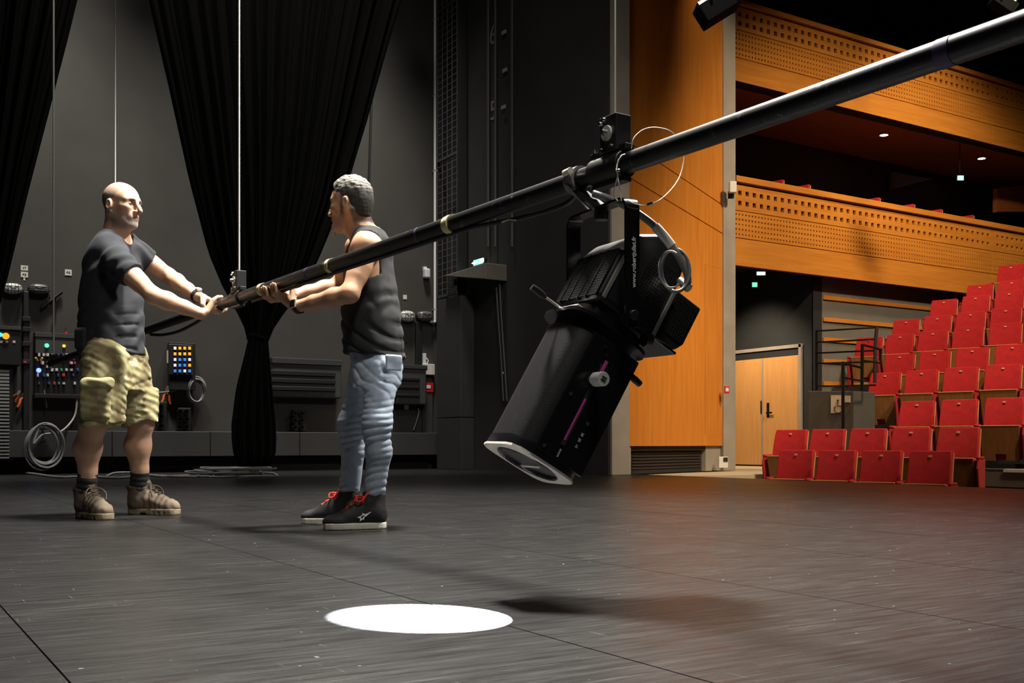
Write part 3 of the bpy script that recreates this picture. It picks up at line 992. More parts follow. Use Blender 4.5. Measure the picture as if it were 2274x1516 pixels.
# ------------------------------------------------------------------ profile spotlight
M['lamp_black'] = mat('lantern_black', (0.011, 0.011, 0.012), 0.42, 0.1, bump=0.12, bscale=400)
M['lamp_gloss'] = mat('lantern_gloss_black', (0.006, 0.006, 0.007), 0.22)
M['plate_steel'] = mat('front_plate', (0.76, 0.70, 0.61), 0.45, 0.15)
M['alu'] = mat('aluminium', (0.62, 0.60, 0.55), 0.35, 0.8)
M['magenta'] = mat('magenta_strip', (0.50, 0.05, 0.30), 0.5)
M['cable_grey'] = mat('cable_grey', (0.16, 0.16, 0.16), 0.42)
M['sleeve'] = mat('cable_sleeve', (0.62, 0.60, 0.54), 0.45)
M['knob'] = mat('grey_knob', (0.50, 0.49, 0.46), 0.45)
M['print_white'] = mat('print_white', (0.75, 0.75, 0.75), 0.6)
M['mesh_metal'] = mat('perforated_metal', (0.022, 0.022, 0.022), 0.45, 0.3)
M['lens'] = mat('lit_lens', (0.55, 0.57, 0.6), 0.1, emit=(0.9, 0.95, 1.0), estr=0.9)

LC = c2w(0.238, 2.81, 0.716)
ld = c2w(-0.45, -0.21, -0.857).normalized()
lw = c2w(0.45, -0.893, 0).normalized()
lw = (lw - ld * lw.dot(ld)).normalized()
lt = ld.cross(lw).normalized()
if lt.dot(c2w(1, 0, 0)) < 0: lt = -lt
LBK = -ld
spot = empty('profile_spotlight', LC, 0, 'black profile spotlight hanging from the bar, aimed at the floor', 'spotlight')
def L(p, w, b): return lt * p + lw * w + LBK * b
LM = Matrix((lt, lw, LBK)).transposed()

def rsect(hw_p, hw_w, r, n=5):
    """rounded rectangle outline in (p, w)"""
    out = []
    for (sx, sy, a0) in ((1, 1, 0), (-1, 1, 90), (-1, -1, 180), (1, -1, 270)):
        for k in range(n + 1):
            a = math.radians(a0 + 90 * k / n)
            out.append((sx * (hw_p - r) + r * math.cos(a), sy * (hw_w - r) + r * math.sin(a)))
    return out
def loft(secs, cap=True):
    """secs: list of (outline, b)"""
    mb = MB()
    n = len(secs[0][0])
    vs = [L(p, w, b) for o, b in secs for p, w in o]
    fs = []
    for i in range(len(secs) - 1):
        for k in range(n):
            fs.append((i * n + k, i * n + (k + 1) % n, (i + 1) * n + (k + 1) % n, (i + 1) * n + k))
    if cap:
        fs += [tuple(range(n)), tuple(range((len(secs) - 1) * n, len(secs) * n))]
    return mb.add(vs, fs)

# lens tube
T0, T1 = -0.045, -0.435
so = rsect(0.104, 0.108, 0.066, 8)
def grown(o, k): return [(p * k, w * k) for p, w in o]
tube_o = loft([(grown(so, 0.93), T0), (grown(so, 0.93), T0 - 0.02), (so, T0 - 0.025), (so, T1 + 0.03)], True).build('lens_tube', 'lamp_black', spot, 35)
# seams round the tube top
loft([(grown(so, 1.012), T0 - 0.028), (grown(so, 1.012), T0 - 0.036)], True).build('tube_ring', 'lamp_gloss', spot, 35)
loft([(grown(so, 1.008), T1 + 0.030), (grown(so, 1.02), T1 + 0.022), (grown(so, 1.02), T1 + 0.004)], True).build('front_collar', 'lamp_gloss', spot, 35)
# front plate with round opening
def plate_hole(hp, rad, b0, b1, name, m, n=32, ch=0.03):
    sq = []
    for k in range(n):
        a = 2 * math.pi * (k + 0.5) / n
        c, s = math.cos(a), math.sin(a)
        k_ = min(hp / max(abs(c), abs(s), 1e-6), (2 * hp - ch) / (abs(c) + abs(s)))
        sq.append((c * k_, s * k_))
    ci = [(rad * math.cos(2 * math.pi * (k + 0.5) / n), rad * math.sin(2 * math.pi * (k + 0.5) / n)) for k in range(n)]
    vs = [L(p, w, b0) for p, w in sq] + [L(p, w, b0) for p, w in ci] + [L(p, w, b1) for p, w in sq] + [L(p, w, b1) for p, w in ci]
    fs = []
    for k in range(n):
        j = (k + 1) % n
        fs += [(k, j, n + j, n + k), (2 * n + k, 3 * n + k, 3 * n + j, 2 * n + j), (k, 2 * n + k, 2 * n + j, j), (n + k, n + j, 3 * n + j, 3 * n + k)]
    return MB().add(vs, fs).build(name, m, spot)
plate_hole(0.106, 0.084, T1 + 0.004, T1 - 0.002, 'front_plate', 'plate_steel')
MB().lathe([(0.089, T1 - 0.001), (0.086, T1 - 0.004), (0.080, T1 + 0.002), (0.078, T1 + 0.022), (0.084, T1 + 0.022)], (0, 0, 0), LBK, 32).build('lens_ring', 'lamp_gloss', spot, True)
# domed lens
pr = [(0.080 * math.sin(a), T1 + 0.022 - 0.03 * (math.cos(a) - math.cos(math.radians(60))) / 0.5 * 0.55) for a in [math.radians(60) * k / 6 for k in range(7)]]
MB().lathe([(max(r_, 0.0005) / math.sin(math.radians(60)), h_) for r_, h_ in pr], (0, 0, 0), LBK, 32).build('lens', 'lens', spot, True)
# small sliding bars seen behind the lens opening
MB().box(L(0.02, -0.02, T1 + 0.002), (0.008, 0.10, 0.004), LM).build('lens_catch', 'plate_steel', spot)
# flat side panel with the focus slot (camera side)
W1 = 0.108
MB().prism([L(-0.052, W1 - 0.012, T0 - 0.03), L(0.100, W1 - 0.012, T0 - 0.03), L(0.100, W1 - 0.012, T1 + 0.02), L(-0.052, W1 - 0.012, T1 + 0.02)], lw * 0.016).build('side_panel', 'lamp_gloss', spot, bevel=0.003)
MB().box(L(0.010, W1 + 0.005, -0.255), (0.012, 0.002, 0.235), LM).build('focus_slot', 'black', spot)
MB().box(L(0.0125, W1 + 0.0065, -0.150), (0.0095, 0.002, 0.050), LM).build('magenta_strip', 'magenta', spot)
MB().box(L(0.0075, W1 + 0.0065, -0.300), (0.005, 0.002, 0.120), LM).build('magenta_strip', 'magenta', spot)
kc = L(0.004, W1 + 0.004, -0.185)
MB().lathe([(0.0005, 0.050), (0.017, 0.050), (0.0185, 0.047), (0.0185, 0.012), (0.013, 0.010), (0.013, 0.0)], kc, lw, 24).build('focus_knob', 'knob', spot, 40)
MB().box(kc + lw * 0.0508 + LBK * 0.004, (0.014, 0.0012, 0.003), LM).box(kc + lw * 0.0508 - LBK * 0.004, (0.014, 0.0012, 0.003), LM).build('knob_mark', 'lamp_gloss', spot)
for p_, b_ in ((-0.010, -0.095), (0.004, -0.112), (0.012, -0.125), (0.045, -0.170), (0.045, -0.29), (-0.035, -0.40), (-0.035, -0.25)):
    q = L(p_, W1 + 0.003, b_)
    MB().cyl(q, q + lw * 0.004, 0.0045, n=10).build('screw', 'bolt' if b_ < -0.2 else 'lamp_black', spot, 50)
for s_, b_ in (('10', -0.355), ('20', -0.338), ('30', -0.322), ('40', -0.290)):
    place_text('scale_print', s_, 0.010, L(0.046, W1 + 0.0048, b_), -LBK, lw.cross(-LBK), 'print_white', spot, 0.0004)
place_text('scale_print', 'zoom', 0.010, L(0.012, W1 + 0.0048, -0.395), -LBK, lw.cross(-LBK), 'print_white', spot, 0.0004)

# gate section: shutter plate, rail flange
loft([(rsect(0.125, 0.118, 0.06, 6), T0 + 0.006), (rsect(0.125, 0.118, 0.06, 6), T0 - 0.004)]).build('gate_flange', 'lamp_gloss', spot, 35)
MB().box(L(-0.075, 0.03, T0 + 0.012), (0.085, 0.10, 0.006), LM).build('shutter_plate', 'plate_steel', spot, bevel=0.002)
for a in (-0.09, -0.07):
    MB().cyl(L(a, 0.045, T0 + 0.014), L(a, 0.045, T0 + 0.017), 0.007, n=12).build('plate_hole', 'black', spot)
MB().box(L(-0.035, 0.06, T0 + 0.022), (0.05, 0.05, 0.012), LM).build('gobo_holder', 'plate_steel', spot, bevel=0.002)
loft([(rsect(0.10, 0.105, 0.05, 6), T0 + 0.03), (rsect(0.10, 0.105, 0.05, 6), T0)]).build('gate_body', 'black_gloss', spot, 35)
# shutter handles
def handle(pts, name='shutter_handle'):
    MB().tube([L(*p) for p in pts[:2]], 0.0035, 8).build(name, 'alu', spot, True)
    MB().tube([L(*p) for p in pts[1:]], [0.004, 0.009, 0.010, 0.009], 10).build('handle_grip', 'lamp_black', spot, True)
handle([(-0.08, -0.02, T0 + 0.016), (-0.160, -0.03, T0 + 0.019), (-0.170, -0.031, T0 + 0.019), (-0.190, -0.032, T0 + 0.020), (-0.208, -0.033, T0 + 0.020)])
handle([(0.09, 0.0, T0 - 0.022), (0.140, 0.0, T0 - 0.030), (0.150, 0.0, T0 - 0.031), (0.170, 0.0, T0 - 0.033), (0.190, 0.0, T0 - 0.035)])
MB().lathe([(0.0005, 0.022), (0.018, 0.022), (0.020, 0.018), (0.020, 0.0)], L(0.085, 0.10, T0 + 0.035), lt + LBK * 0.6, 18).build('lock_knob', 'lamp_black', spot, 40)

# lamp house
hp = [(-0.098, 0.0), (-0.098, 0.150), (-0.070, 0.215), (-0.020, 0.250), (0.050, 0.262), (0.095, 0.235), (0.105, 0.15), (0.105, 0.0)]
def prof(poly, w0, w1, name, m, bevel=0.006):
    return MB().prism([L(p, w0, b) for p, b in poly], lw * (w1 - w0)).build(name, m, spot, bevel=bevel, seg=3)
prof(hp, -0.112, 0.112, 'lamp_house', 'lamp_black', 0.018)
prof([(0.09, 0.035), (0.09, 0.160), (0.200, 0.160), (0.200, 0.045), (0.185, 0.020), (0.11, 0.01)], -0.10, 0.10, 'rear_box', 'lamp_black', 0.006)
MB().box(L(0.11, 0.0, 0.014), (0.17, 0.19, 0.008), LM).build('base_tray', 'lamp_gloss', spot, bevel=0.003)
# ribs and bright edges of the extruded body
for p_, w_ in ((-0.099, 0.06), (-0.099, 0.02), (-0.099, -0.03), (-0.099, -0.075)):
    MB().box(L(p_, w_, 0.075), (0.010, 0.006, 0.145), LM).build('cooling_rib', 'lamp_black', spot)
for p_, w_, l_ in ((-0.078, 0.1125, 0.13), (0.098, 0.1125, 0.14)):
    MB().box(L(p_, w_, 0.075), (0.012, 0.006, l_), LM).build('edge_strip', 'alu', spot, bevel=0.002)
# perforated sheet (true raised grid) on the two faces that show
def grille(o, ax, ay, nx, ny, px_, py_, name):
    mb = MB()
    nrm = ax.cross(ay).normalized()
    mt_ = Matrix((ax, ay, nrm)).transposed()
    for i in range(nx + 1):
        mb.box(o + ax * ((i - nx / 2) * px_), (px_ * 0.42, ny * py_, 0.003), mt_)
    for j in range(ny + 1):
        mb.box(o + ay * ((j - ny / 2) * py_), (nx * px_, py_ * 0.42, 0.003), mt_)
    return mb.build(name, 'mesh_metal', spot)
grille(L(-0.100, 0.005, 0.078), lw, LBK, 24, 16, 0.0085, 0.0085, 'vent_grille')
grille(L(0.040, 0.1135, 0.095), lt, LBK, 10, 22, 0.0085, 0.0085, 'vent_grille')
grille(L(0.150, 0.1015, 0.095), lt, LBK, 8, 12, 0.0085, 0.0085, 'vent_grille')
# yoke: flat bar bent into a U
YW, YTOP = 0.150, 0.300
up = Vector((0, 0, 1))
wh = Vector((lw.x, lw.y, 0)).normalized()
yn = Vector((-wh.y, wh.x, 0))
def yk(w, z): return wh * w + up * z
def flat(path, width, th, name, m):
    """strip of flat bar following path (in the w-z plane), width square to it"""
    mb = MB()
    n = len(path)
    ring = []
    for i in range(n):
        a, b = path[max(i - 1, 0)], path[min(i + 1, n - 1)]
        tx, tz = b[0] - a[0], b[1] - a[1]
        l = math.hypot(tx, tz)
        nx_, nz_ = -tz / l, tx / l
        for sw, st in ((-1, -1), (1, -1), (1, 1), (-1, 1)):
            ring.append(yk(path[i][0] + nx_ * th / 2 * st, path[i][1] + nz_ * th / 2 * st) + yn * (sw * width / 2))
    fs = []
    for i in range(n - 1):
        for k in range(4):
            fs.append((i * 4 + k, i * 4 + (k + 1) % 4, (i + 1) * 4 + (k + 1) % 4, (i + 1) * 4 + k))
    fs += [(0, 1, 2, 3), tuple(range((n - 1) * 4, n * 4))]
    return mb.add(ring, fs).build(name, m, spot, 40)
def arc(cx, cz, r, a0, a1, n=6):
    return [(cx + r * math.cos(math.radians(a0 + (a1 - a0) * k / n)), cz + r * math.sin(math.radians(a0 + (a1 - a0) * k / n))) for k in range(n + 1)]
rr = 0.03
path = [(YW, -0.03), (YW, YTOP - rr)] + arc(YW - rr, YTOP - rr, rr, 0, 90) + arc(-YW + rr, YTOP - rr, rr, 90, 180) + [(-YW, YTOP - rr), (-YW, -0.03)]
flat(path, 0.042, 0.006, 'yoke', 'lamp_gloss')
for s in (-1, 1):
    q = yk(s * (YW + 0.003), 0.0)
    MB().cyl(yk(s * 0.11, 0), q, 0.012, n=14).build('pivot_pin', 'lamp_black', spot, 50)
    MB().cyl(q, q + wh * (s * 0.012), 0.0135, 0.0125, 18).build('pivot_bolt', 'lamp_black', spot, 50, 0.002)
place_text('lettering', 'www.robertjuliat.fr', 0.0165, yk(YW + 0.0034, 0.135) + yn * 0.004, (0, 0, 1), Vector((0, 0, 1)).cross(-wh) if False else wh.cross(Vector((0, 0, 1))), 'print_white', spot, 0.0003, 0.0003)

# hook clamp on the bar
hc = bar_at(1283)
hl = hc - LC
u_, s_ = bdir, bside
bm_ = Matrix((s_, u_, up)).transposed()
ringp = []
mb = MB()
MB().lathe([(PR + 0.001, -0.02), (PR + 0.010, -0.02), (PR + 0.010, 0.02), (PR + 0.001, 0.02)], hl, u_, 28).build('hook_clamp', 'cable_grey', spot, 50)
MB().tube([hl + s_ * 0.034 + up * 0.018 - u_ * 0.012, hl + s_ * 0.052 + up * 0.012 + u_ * 0.02, hl + s_ * 0.058 + up * 0.010 + u_ * 0.045], [0.010, 0.008, 0.009], 10).build('clamp_wing_bolt', 'plate_steel', spot, True)
mid = yk(0, YTOP)
MB().prism([hl + s_ * 0.02 - up * 0.03 - u_ * 0.022, hl - s_ * 0.02 - up * 0.03 - u_ * 0.022, mid - s_ * 0.018 - u_ * 0.022, mid + s_ * 0.018 - u_ * 0.022], u_ * 0.044).build('clamp_stem', 'lamp_black', spot, bevel=0.004)
MB().prism([hl + s_ * 0.036 + up * 0.0 - u_ * 0.024, hl + s_ * 0.026 - up * 0.02 - u_ * 0.024, mid + s_ * 0.022 - u_ * 0.026 - up * 0.0, mid + s_ * 0.030 - u_ * 0.026], u_ * 0.006).build('clamp_strap', 'cable_grey', spot)
MB().lathe([(0.0005, -0.030), (0.018, -0.030), (0.020, -0.022), (0.020, -0.006), (0.010, -0.004), (0.010, 0.002)], mid, up, 16).build('clamp_nut', 'lamp_black', spot, 40)

# power cable with its sleeve and loop
def PX(px, py, Y): return pix(px, py, Y) - LC
path = catmull([PX(1318, 430, 2.78), PX(1350, 440, 2.76), PX(1385, 455, 2.73), PX(1420, 476, 2.71), PX(1455, 503, 2.70), PX(1487, 540, 2.70), PX(1512, 578, 2.70), PX(1526, 610, 2.70), PX(1527, 634, 2.70)], 6)
MB().tube(path, 0.0098, 12).build('power_cable', 'cable_grey', spot, True)
n0, n1 = int(len(path) * 0.50), int(len(path) * 0.66)
MB().tube(path[n0:n1], 0.0122, 14).build('cable_sleeve', 'sleeve', spot, True)
lp = [PX(1500, 600, 2.69) + c2w(math.cos(a) * 0.036, 0.01 * math.sin(a), math.sin(a) * 0.056) for a in [2 * math.pi * k / 28 for k in range(28)]]
MB().tube(lp, 0.0046, 8, closed=True).build('cable_loop', 'cable_grey', spot, True)
lp = [PX(1497, 598, 2.66) + c2w(math.cos(a) * 0.030 - 0.008, 0.01 * math.sin(a), math.sin(a) * 0.048) for a in [math.radians(60) + math.radians(250) * k / 24 for k in range(25)]]
MB().tube(lp, 0.003, 8).build('cable_loop', 'steel', spot, True)
MB().cyl(PX(1530, 640, 2.70), PX(1508, 622, 2.72), 0.012, 0.010, 14).build('cable_gland', 'alu', spot, 50)

# safety wire
sw = empty('safety_wire', bar_at(1384), 0, 'thin steel safety wire looped from the bar to the spotlight yoke', 'wire')
LS = local(bar_at(1384))
pw = [pix(1402, 330, 2.66), pix(1408, 306, 2.66), pix(1430, 287, 2.68), pix(1458, 283, 2.72), pix(1490, 292, 2.76), pix(1510, 318, 2.80), pix(1519, 345, 2.80), pix(1512, 385, 2.78), pix(1495, 415, 2.74), pix(1470, 440, 2.70), pix(1448, 452, 2.68), pix(1430, 456, 2.67), pix(1410, 452, 2.66), pix(1392, 444, 2.66)]
MB().tube([LS(p) for p in catmull(pw, 6)], 0.0013, 6).build('wire', 'steel', sw, True)
for pw in ([pix(1374, 352, 2.64), pix(1369, 375, 2.64), pix(1371, 392, 2.64), pix(1362, 430, 2.66), pix(1372, 446, 2.66)], [pix(1388, 342, 2.64), pix(1380, 346, 2.63), pix(1373, 360, 2.63), pix(1371, 385, 2.64), pix(1376, 415, 2.66), pix(1380, 446, 2.66)]):
    MB().tube([LS(p) for p in catmull(pw, 5)], 0.0015, 6).build('wire', 'steel', sw, True)
MB().cyl(LS(pix(1368, 379, 2.64)), LS(pix(1376, 378, 2.64)), 0.004, n=10).build('ferrule', 'bolt', sw)
MB().cyl(LS(pix(1437, 455, 2.67)), LS(pix(1449, 451, 2.67)), 0.0045, n=10).build('carabiner', 'bolt', sw)

# the beam it throws on the floor
lens_c = LC + L(0, 0, T1 - 0.012)
tgt = pix_z(957, 1364, 0.0)
bl = lamp('SPOT', 'spotlight_beam', lens_c, tgt, 2600, (0.93, 0.96, 1.0), 0.003, 47, 0.06)
bl.scale = (1.0, 0.52, 1.0)
# two more lanterns high up over the house
M['lantern'] = mat('lantern_matt_black', (0.004, 0.004, 0.004), 0.9, spec=0.1)
def lantern(px, py, Y, sz, rot, lab):
    e = empty('stage_lantern', pix(px, py, Y), -YAW, lab, 'spotlight', 'lanterns hung over the front of the stage')
    mt_ = Matrix.Rotation(rot, 3, 'Y')
    MB().box((0, 0, 0), (sz, sz * 0.8, sz * 0.62), mt_).build('body', 'lantern', e, bevel=sz * 0.03)
    MB().box(mt_ @ Vector((-sz * 0.04, -sz * 0.41, sz * 0.25)), (sz * 0.9, sz * 0.02, sz * 0.09), mt_).build('edge_plate', 'alu', e)
    MB().box(mt_ @ Vector((sz * 0.56, 0, -sz * 0.05)), (sz * 0.12, sz * 0.9, sz * 0.5), mt_).build('barn_door', 'lantern', e)
    MB().tube([(-sz * .2, -sz * .5, 0), (-sz * .2, -sz * .5, sz * .9), (-sz * .2, sz * .5, sz * .9), (-sz * .2, sz * .5, 0)], sz * 0.04, 8).build('yoke', 'lantern', e)
    MB().tube([(-sz * .2, 0, sz * .9), (-sz * .2, 0, 10.4 - pix(px, py, Y).z)], sz * 0.05, 8).build('hanging_pole', 'lantern', e)
    return e
lantern(1588, 18, 9.0, 0.30, math.radians(-32), 'black lantern with pale edge at the top of the wooden wall')
lantern(2225, 8, 14.0, 0.28, math.radians(35), 'black lantern hanging high over the seats')
# ================================================================== THE FAR WALL AND ITS KIT
def W(px, py, off=0.0):
    return pix_v(px, py, VW - off)
def wbox(name, x0, y0, x1, y1, depth, m, parent=None, off=0.0, bevel=0.004, org=None):
    a, b = W(x0, y1, off), W(x1, y0, off)
    o = org if org is not None else Vector((0, 0, 0))
    return MB().box2(Vector((a.x, VW - off - depth, a.z)) - o, Vector((b.x, VW - off, b.z)) - o).build(name, m, parent, bevel=bevel)
def wthing(name, px, py, lab, cat, group=None):
    p = W(px, py)
    return empty(name, p, 0, lab, cat, group), p

M['drape'] = mat('black_wool_drape', (0.012, 0.0118, 0.0115), 0.95, bump=0.3, bscale=300)
M['drape'].node_tree.nodes['Principled BSDF'].inputs['Specular IOR Level'].default_value = 0.1
M['kit_black'] = mat('equipment_black', (0.010, 0.010, 0.010), 0.5)
M['kit_grey'] = mat('equipment_grey', (0.05, 0.05, 0.05), 0.5)
M['lamp_white'] = mat('bulkhead_glass', (0.55, 0.54, 0.50), 0.35)
M['lamp_dim'] = mat('bulkhead_dark_glass', (0.10, 0.10, 0.095), 0.3)
M['label'] = mat('label_paper', (0.62, 0.60, 0.54), 0.8)
M['orange'] = mat('orange_grip', (0.80, 0.16, 0.02), 0.5)
M['white_paint'] = mat('white_paint', (0.80, 0.80, 0.74), 0.5)
M['conduit'] = mat('pinkish_conduit', (0.26, 0.21, 0.19), 0.5)
M['cable_pale'] = mat('cable_pale_grey', (0.20, 0.20, 0.195), 0.5)
M['slat_grey'] = mat('louvre_grey', (0.30, 0.30, 0.29), 0.5)
for nm, c, e_ in (('led_green', (0.1, 0.9, 0.5), 1.2), ('led_yellow', (0.9, 0.65, 0.05), 0.7), ('led_blue', (0.08, 0.15, 1.0), 5.0), ('led_orange', (1.0, 0.40, 0.02), 0.9), ('led_white', (0.9, 0.85, 0.9), 0.45), ('led_teal', (0.1, 0.8, 0.8), 0.8), ('led_azure', (0.05, 0.25, 0.8), 0.55), ('led_red', (1.0, 0.05, 0.05), 1.0)):
    M[nm] = mat(nm, c, 0.4, emit=c, estr=e_)
M['plug_white'] = mat('plug_white', (0.65, 0.65, 0.68), 0.5)
M['plug_red'] = mat('plug_red', (0.6, 0.03, 0.05), 0.5)
M['plug_yellow'] = mat('plug_yellow', (0.75, 0.6, 0.08), 0.5)
M['plug_green'] = mat('plug_green', (0.05, 0.35, 0.20), 0.5)
M['plug_blue'] = mat('plug_blue', (0.05, 0.07, 0.22), 0.5)

# ---- drapes, gathered and tied
def drape(name, levels, v0, lab, tie=None, folds=15, seed=1, depth=0.30):
    rnd = random.Random(seed)
    NS = 150
    ph = [rnd.uniform(0, 6.28) for _ in range(4)]
    vs, fs = [], []
    lv = []
    ys = [l[0] for l in levels]
    K = 46
    for k in range(K + 1):
        y = ys[0] + (ys[-1] - ys[0]) * k / K
        for q in range(len(levels) - 1):
            if levels[q][0] <= y <= levels[q + 1][0]:
                f = (y - levels[q][0]) / (levels[q + 1][0] - levels[q][0])
                f2 = f
                lv.append((y, levels[q][1] + (levels[q + 1][1] - levels[q][1]) * f2, levels[q][2] + (levels[q + 1][2] - levels[q][2]) * f2))
                break
    org = pix_v((lv[-1][1] + lv[-1][2]) / 2, lv[-1][0], v0)
    for y, xl, xr in lv:
        pl, pr_ = pix_v(xl, y, v0), pix_v(xr, y, v0)
        wd = pr_.x - pl.x
        amp = min(0.10, 0.055 * wd + 0.015)
        for side in (0, 1):
            for s in range(NS):
                f = s / (NS - 1)
                if side: f = 1 - f
                fold = math.sin(f * folds * 6.283 + ph[0]) + 0.5 * math.sin(f * folds * 2.3 * 6.283 + ph[1] + y * 0.002) + 0.5 * math.sin(f * 5 * 6.283 + ph[2])
                edge = math.sqrt(max(0.0, 1 - (2 * f - 1) ** 2))
                yy = (-1 if side == 0 else 1) * min(depth, wd * 0.30) * edge * 0.5 - (amp * fold * min(1, edge * 3) if side == 0 else 0)
                vs.append(Vector((pl.x + wd * f, v0 + yy, pl.z)) - org)
    n = 2 * NS
    for k in range(len(lv) - 1):
        for s in range(n):
            fs.append((k * n + s, k * n + (s + 1) % n, (k + 1) * n + (s + 1) % n, (k + 1) * n + s))
    fs.append(tuple(range(n)))
    fs.append(tuple(range((len(lv) - 1) * n, len(lv) * n)))
    e = empty(name, org, 0, lab, 'curtain', 'black stage drapes')
    me = bpy.data.meshes.new('cloth')
    me.from_pydata(vs, [], fs)
    link('cloth', me, 'drape', e, True)
    if tie:
        y, xl, xr = tie
        a, b = pix_v(xl, y, v0) - org, pix_v(xr, y, v0) - org
        c = (a + b) / 2
        r = (b.x - a.x) / 2
        MB().tube([c + Vector((r * 1.08 * math.cos(t), r * 0.62 * math.sin(t), 0.02 * math.sin(t * 2))) for t in [6.283 * k / 24 for k in range(24)]], 0.018, 8, closed=True).build('tie_band', 'drape', e, True)
    return e
drape('stage_drape', [(-390, 230, 960), (-160, 300, 895), (0, 330, 858), (200, 376, 812), (400, 420, 760), (560, 462, 702), (640, 496, 662), (700, 530, 622), (748, 552, 594), (800, 540, 598), (860, 524, 603), (950, 513, 611), (1000, 516, 612), (1036, 528, 600)], 12.1,
      'wide black drape gathered and tied into a narrow tail between the men', (748, 552, 594), 15, 3)
drape('stage_drape', [(-390, -330, 240), (-160, -300, 185), (0, -280, 152), (200, -240, 108), (400, -200, 62), (600, -160, 18), (700, -140, -8), (760, -120, -30), (860, -120, -10), (1000, -120, -4), (1040, -110, -10)], 12.1,
      'black drape hanging at the end of the wall above the louvred cabinet', None, 11, 5)

tag(MB().tube([(-2.5, 12.1, 8.05), (7.2, 12.1, 8.05)], 0.03, 10).build('drape_rail', 'kit_black'), 'black rail high above the stage carrying the drapes', 'rail')
# ---- bulkhead lamps
def bulkhead(px, py, w, h, glass, lab):
    e, p = wthing('bulkhead_lamp', px, py, lab, 'lamp', 'oval caged wall lamps')
    s = W(px + 1, py).x - W(px, py).x
    hw, hh = w / 2 * s, h / 2 * s * 0.98
    def oval(k, y):
        out = []
        for a in [6.283 * q / 28 for q in range(28)]:
            c, sn = math.cos(a), math.sin(a)
            out.append((k * hw * math.copysign(abs(c) ** 0.75, c), y, k * hh * math.copysign(abs(sn) ** 0.85, sn)))
        return out
    def lo(rings):
        n = 28
        vs = [q for r in rings for q in r]
        fs = [(i * n + k, i * n + (k + 1) % n, (i + 1) * n + (k + 1) % n, (i + 1) * n + k) for i in range(len(rings) - 1) for k in range(n)]
        fs.append(tuple(range(n))); fs.append(tuple(range((len(rings) - 1) * n, len(rings) * n)))
        return MB().add(vs, fs)
    lo([oval(1.0, 0), oval(1.0, -0.05), oval(0.93, -0.06)]).build('base', 'kit_black' if glass == 'lamp_dim' else 'kit_grey', e, 40)
    lo([oval(0.93, -0.05), oval(0.92, -0.08), oval(0.80, -0.115), oval(0.45, -0.13)]).build('glass', glass, e, 50)
    mbq = MB()
    for z in (-0.35, 0.35):
        mbq.tube([(hw * x_, -0.055 - 0.085 * math.sqrt(max(0, 1 - x_ * x_ * 0.9)), hh * z) for x_ in (-0.97, -0.8, -0.5, 0, 0.5, 0.8, 0.97)], 0.004, 6)
    for x_ in (-0.5, -0.17, 0.17, 0.5):
        mbq.tube([(hw * x_, -0.055 - 0.085 * math.sqrt(max(0, 1 - z * z * 0.9)), hh * z) for z in (-0.95, -0.7, 0, 0.7, 0.95)], 0.004, 6)
    mbq.build('cage', 'kit_grey', e)
    MB().cyl((hw * 0.9, -0.03, 0), (hw + 0.012, -0.03, 0), 0.014, n=10).build('cable_gland', 'kit_black', e)
bulkhead(27, 642, 46, 28, 'lamp_white', 'pale oval caged wall lamp farthest from the man in shorts')
bulkhead(85, 643, 48, 26, 'lamp_dim', 'dark oval caged wall lamp beside the pale one')
bulkhead(901, 703, 34, 24, 'lamp_white', 'pale oval wall lamp behind the man in the tank top')
bulkhead(940, 703, 36, 22, 'lamp_dim', 'dark grey oval wall lamp against the white pipe')

# ---- paper labels
def note(name, x0, y0, x1, y1, lab, txt=None, m='label', cat='label'):
    e, p = wthing(name, (x0 + x1) / 2, (y0 + y1) / 2, lab, cat)
    wbox('paper', x0, y0, x1, y1, 0.008, m, e, 0.0, 0.0, p)
    if txt:
        h = (W(x0, y0).z - W(x0, y1).z)
        place_text('print', txt, h * 0.75, (0, -0.0095, 0), (1, 0, 0), (0, 0, 1), 'ink', e, 0.0005)
note('wall_label', 46, 590, 62, 600, 'upper white label above the pale wall lamp', '47')
note('wall_label', 46, 604, 62, 615, 'lower white label with a tab above the pale wall lamp', '46')
wbox('tab', 52, 615, 56, 622, 0.006, 'label', bpy.data.objects['wall_label.001'], 0, 0, W(54, 609.5))
note('wall_label', 144, 599, 159, 611, 'single white label on the wall behind the man in shorts', '46')
note('wall_label', 895, 655, 903, 664, 'small white square sticker above the pale lamp by the tank top')
note('wall_label', 898, 899, 907, 909, 'small white square sticker low on the wall beside the jeans')

# ---- pole, loose rod, conduit
e, p = wthing('cable_trunking', 57, 850, 'dark vertical cable trunking between the two left panels', 'trunking')
wbox('trunk', 50, 648, 63, 1000, 0.08, 'kit_black', e, 0, 0.01, p)
for y in (705, 728, 760, 800):
    wbox('strap', 48, y, 66, y + 9, 0.10, 'kit_black', e, 0, 0.004, p)
wbox('clip', 52, 802, 59, 806, 0.012, 'plug_red', e, 0.10, 0.002, p)
e, p = wthing('steel_rod', 115, 665, 'short dark rod fixed slantwise on the wall beside the dark lamp', 'rod')
MB().cyl(W(92, 684, 0.04) - p, W(137, 648, 0.04) - p, 0.022, n=12).build('rod', 'kit_black', e, 50)
MB().box(W(115, 665, 0.02) - p, (0.05, 0.04, 0.05)).build('clip', 'kit_black', e)
MB().tube([W(122, 655, .03) - p, W(124, 690, .03) - p, W(117, 720, .03) - p, W(115, 748, .03) - p], 0.010, 8).build('cable', 'kit_black', e, True)

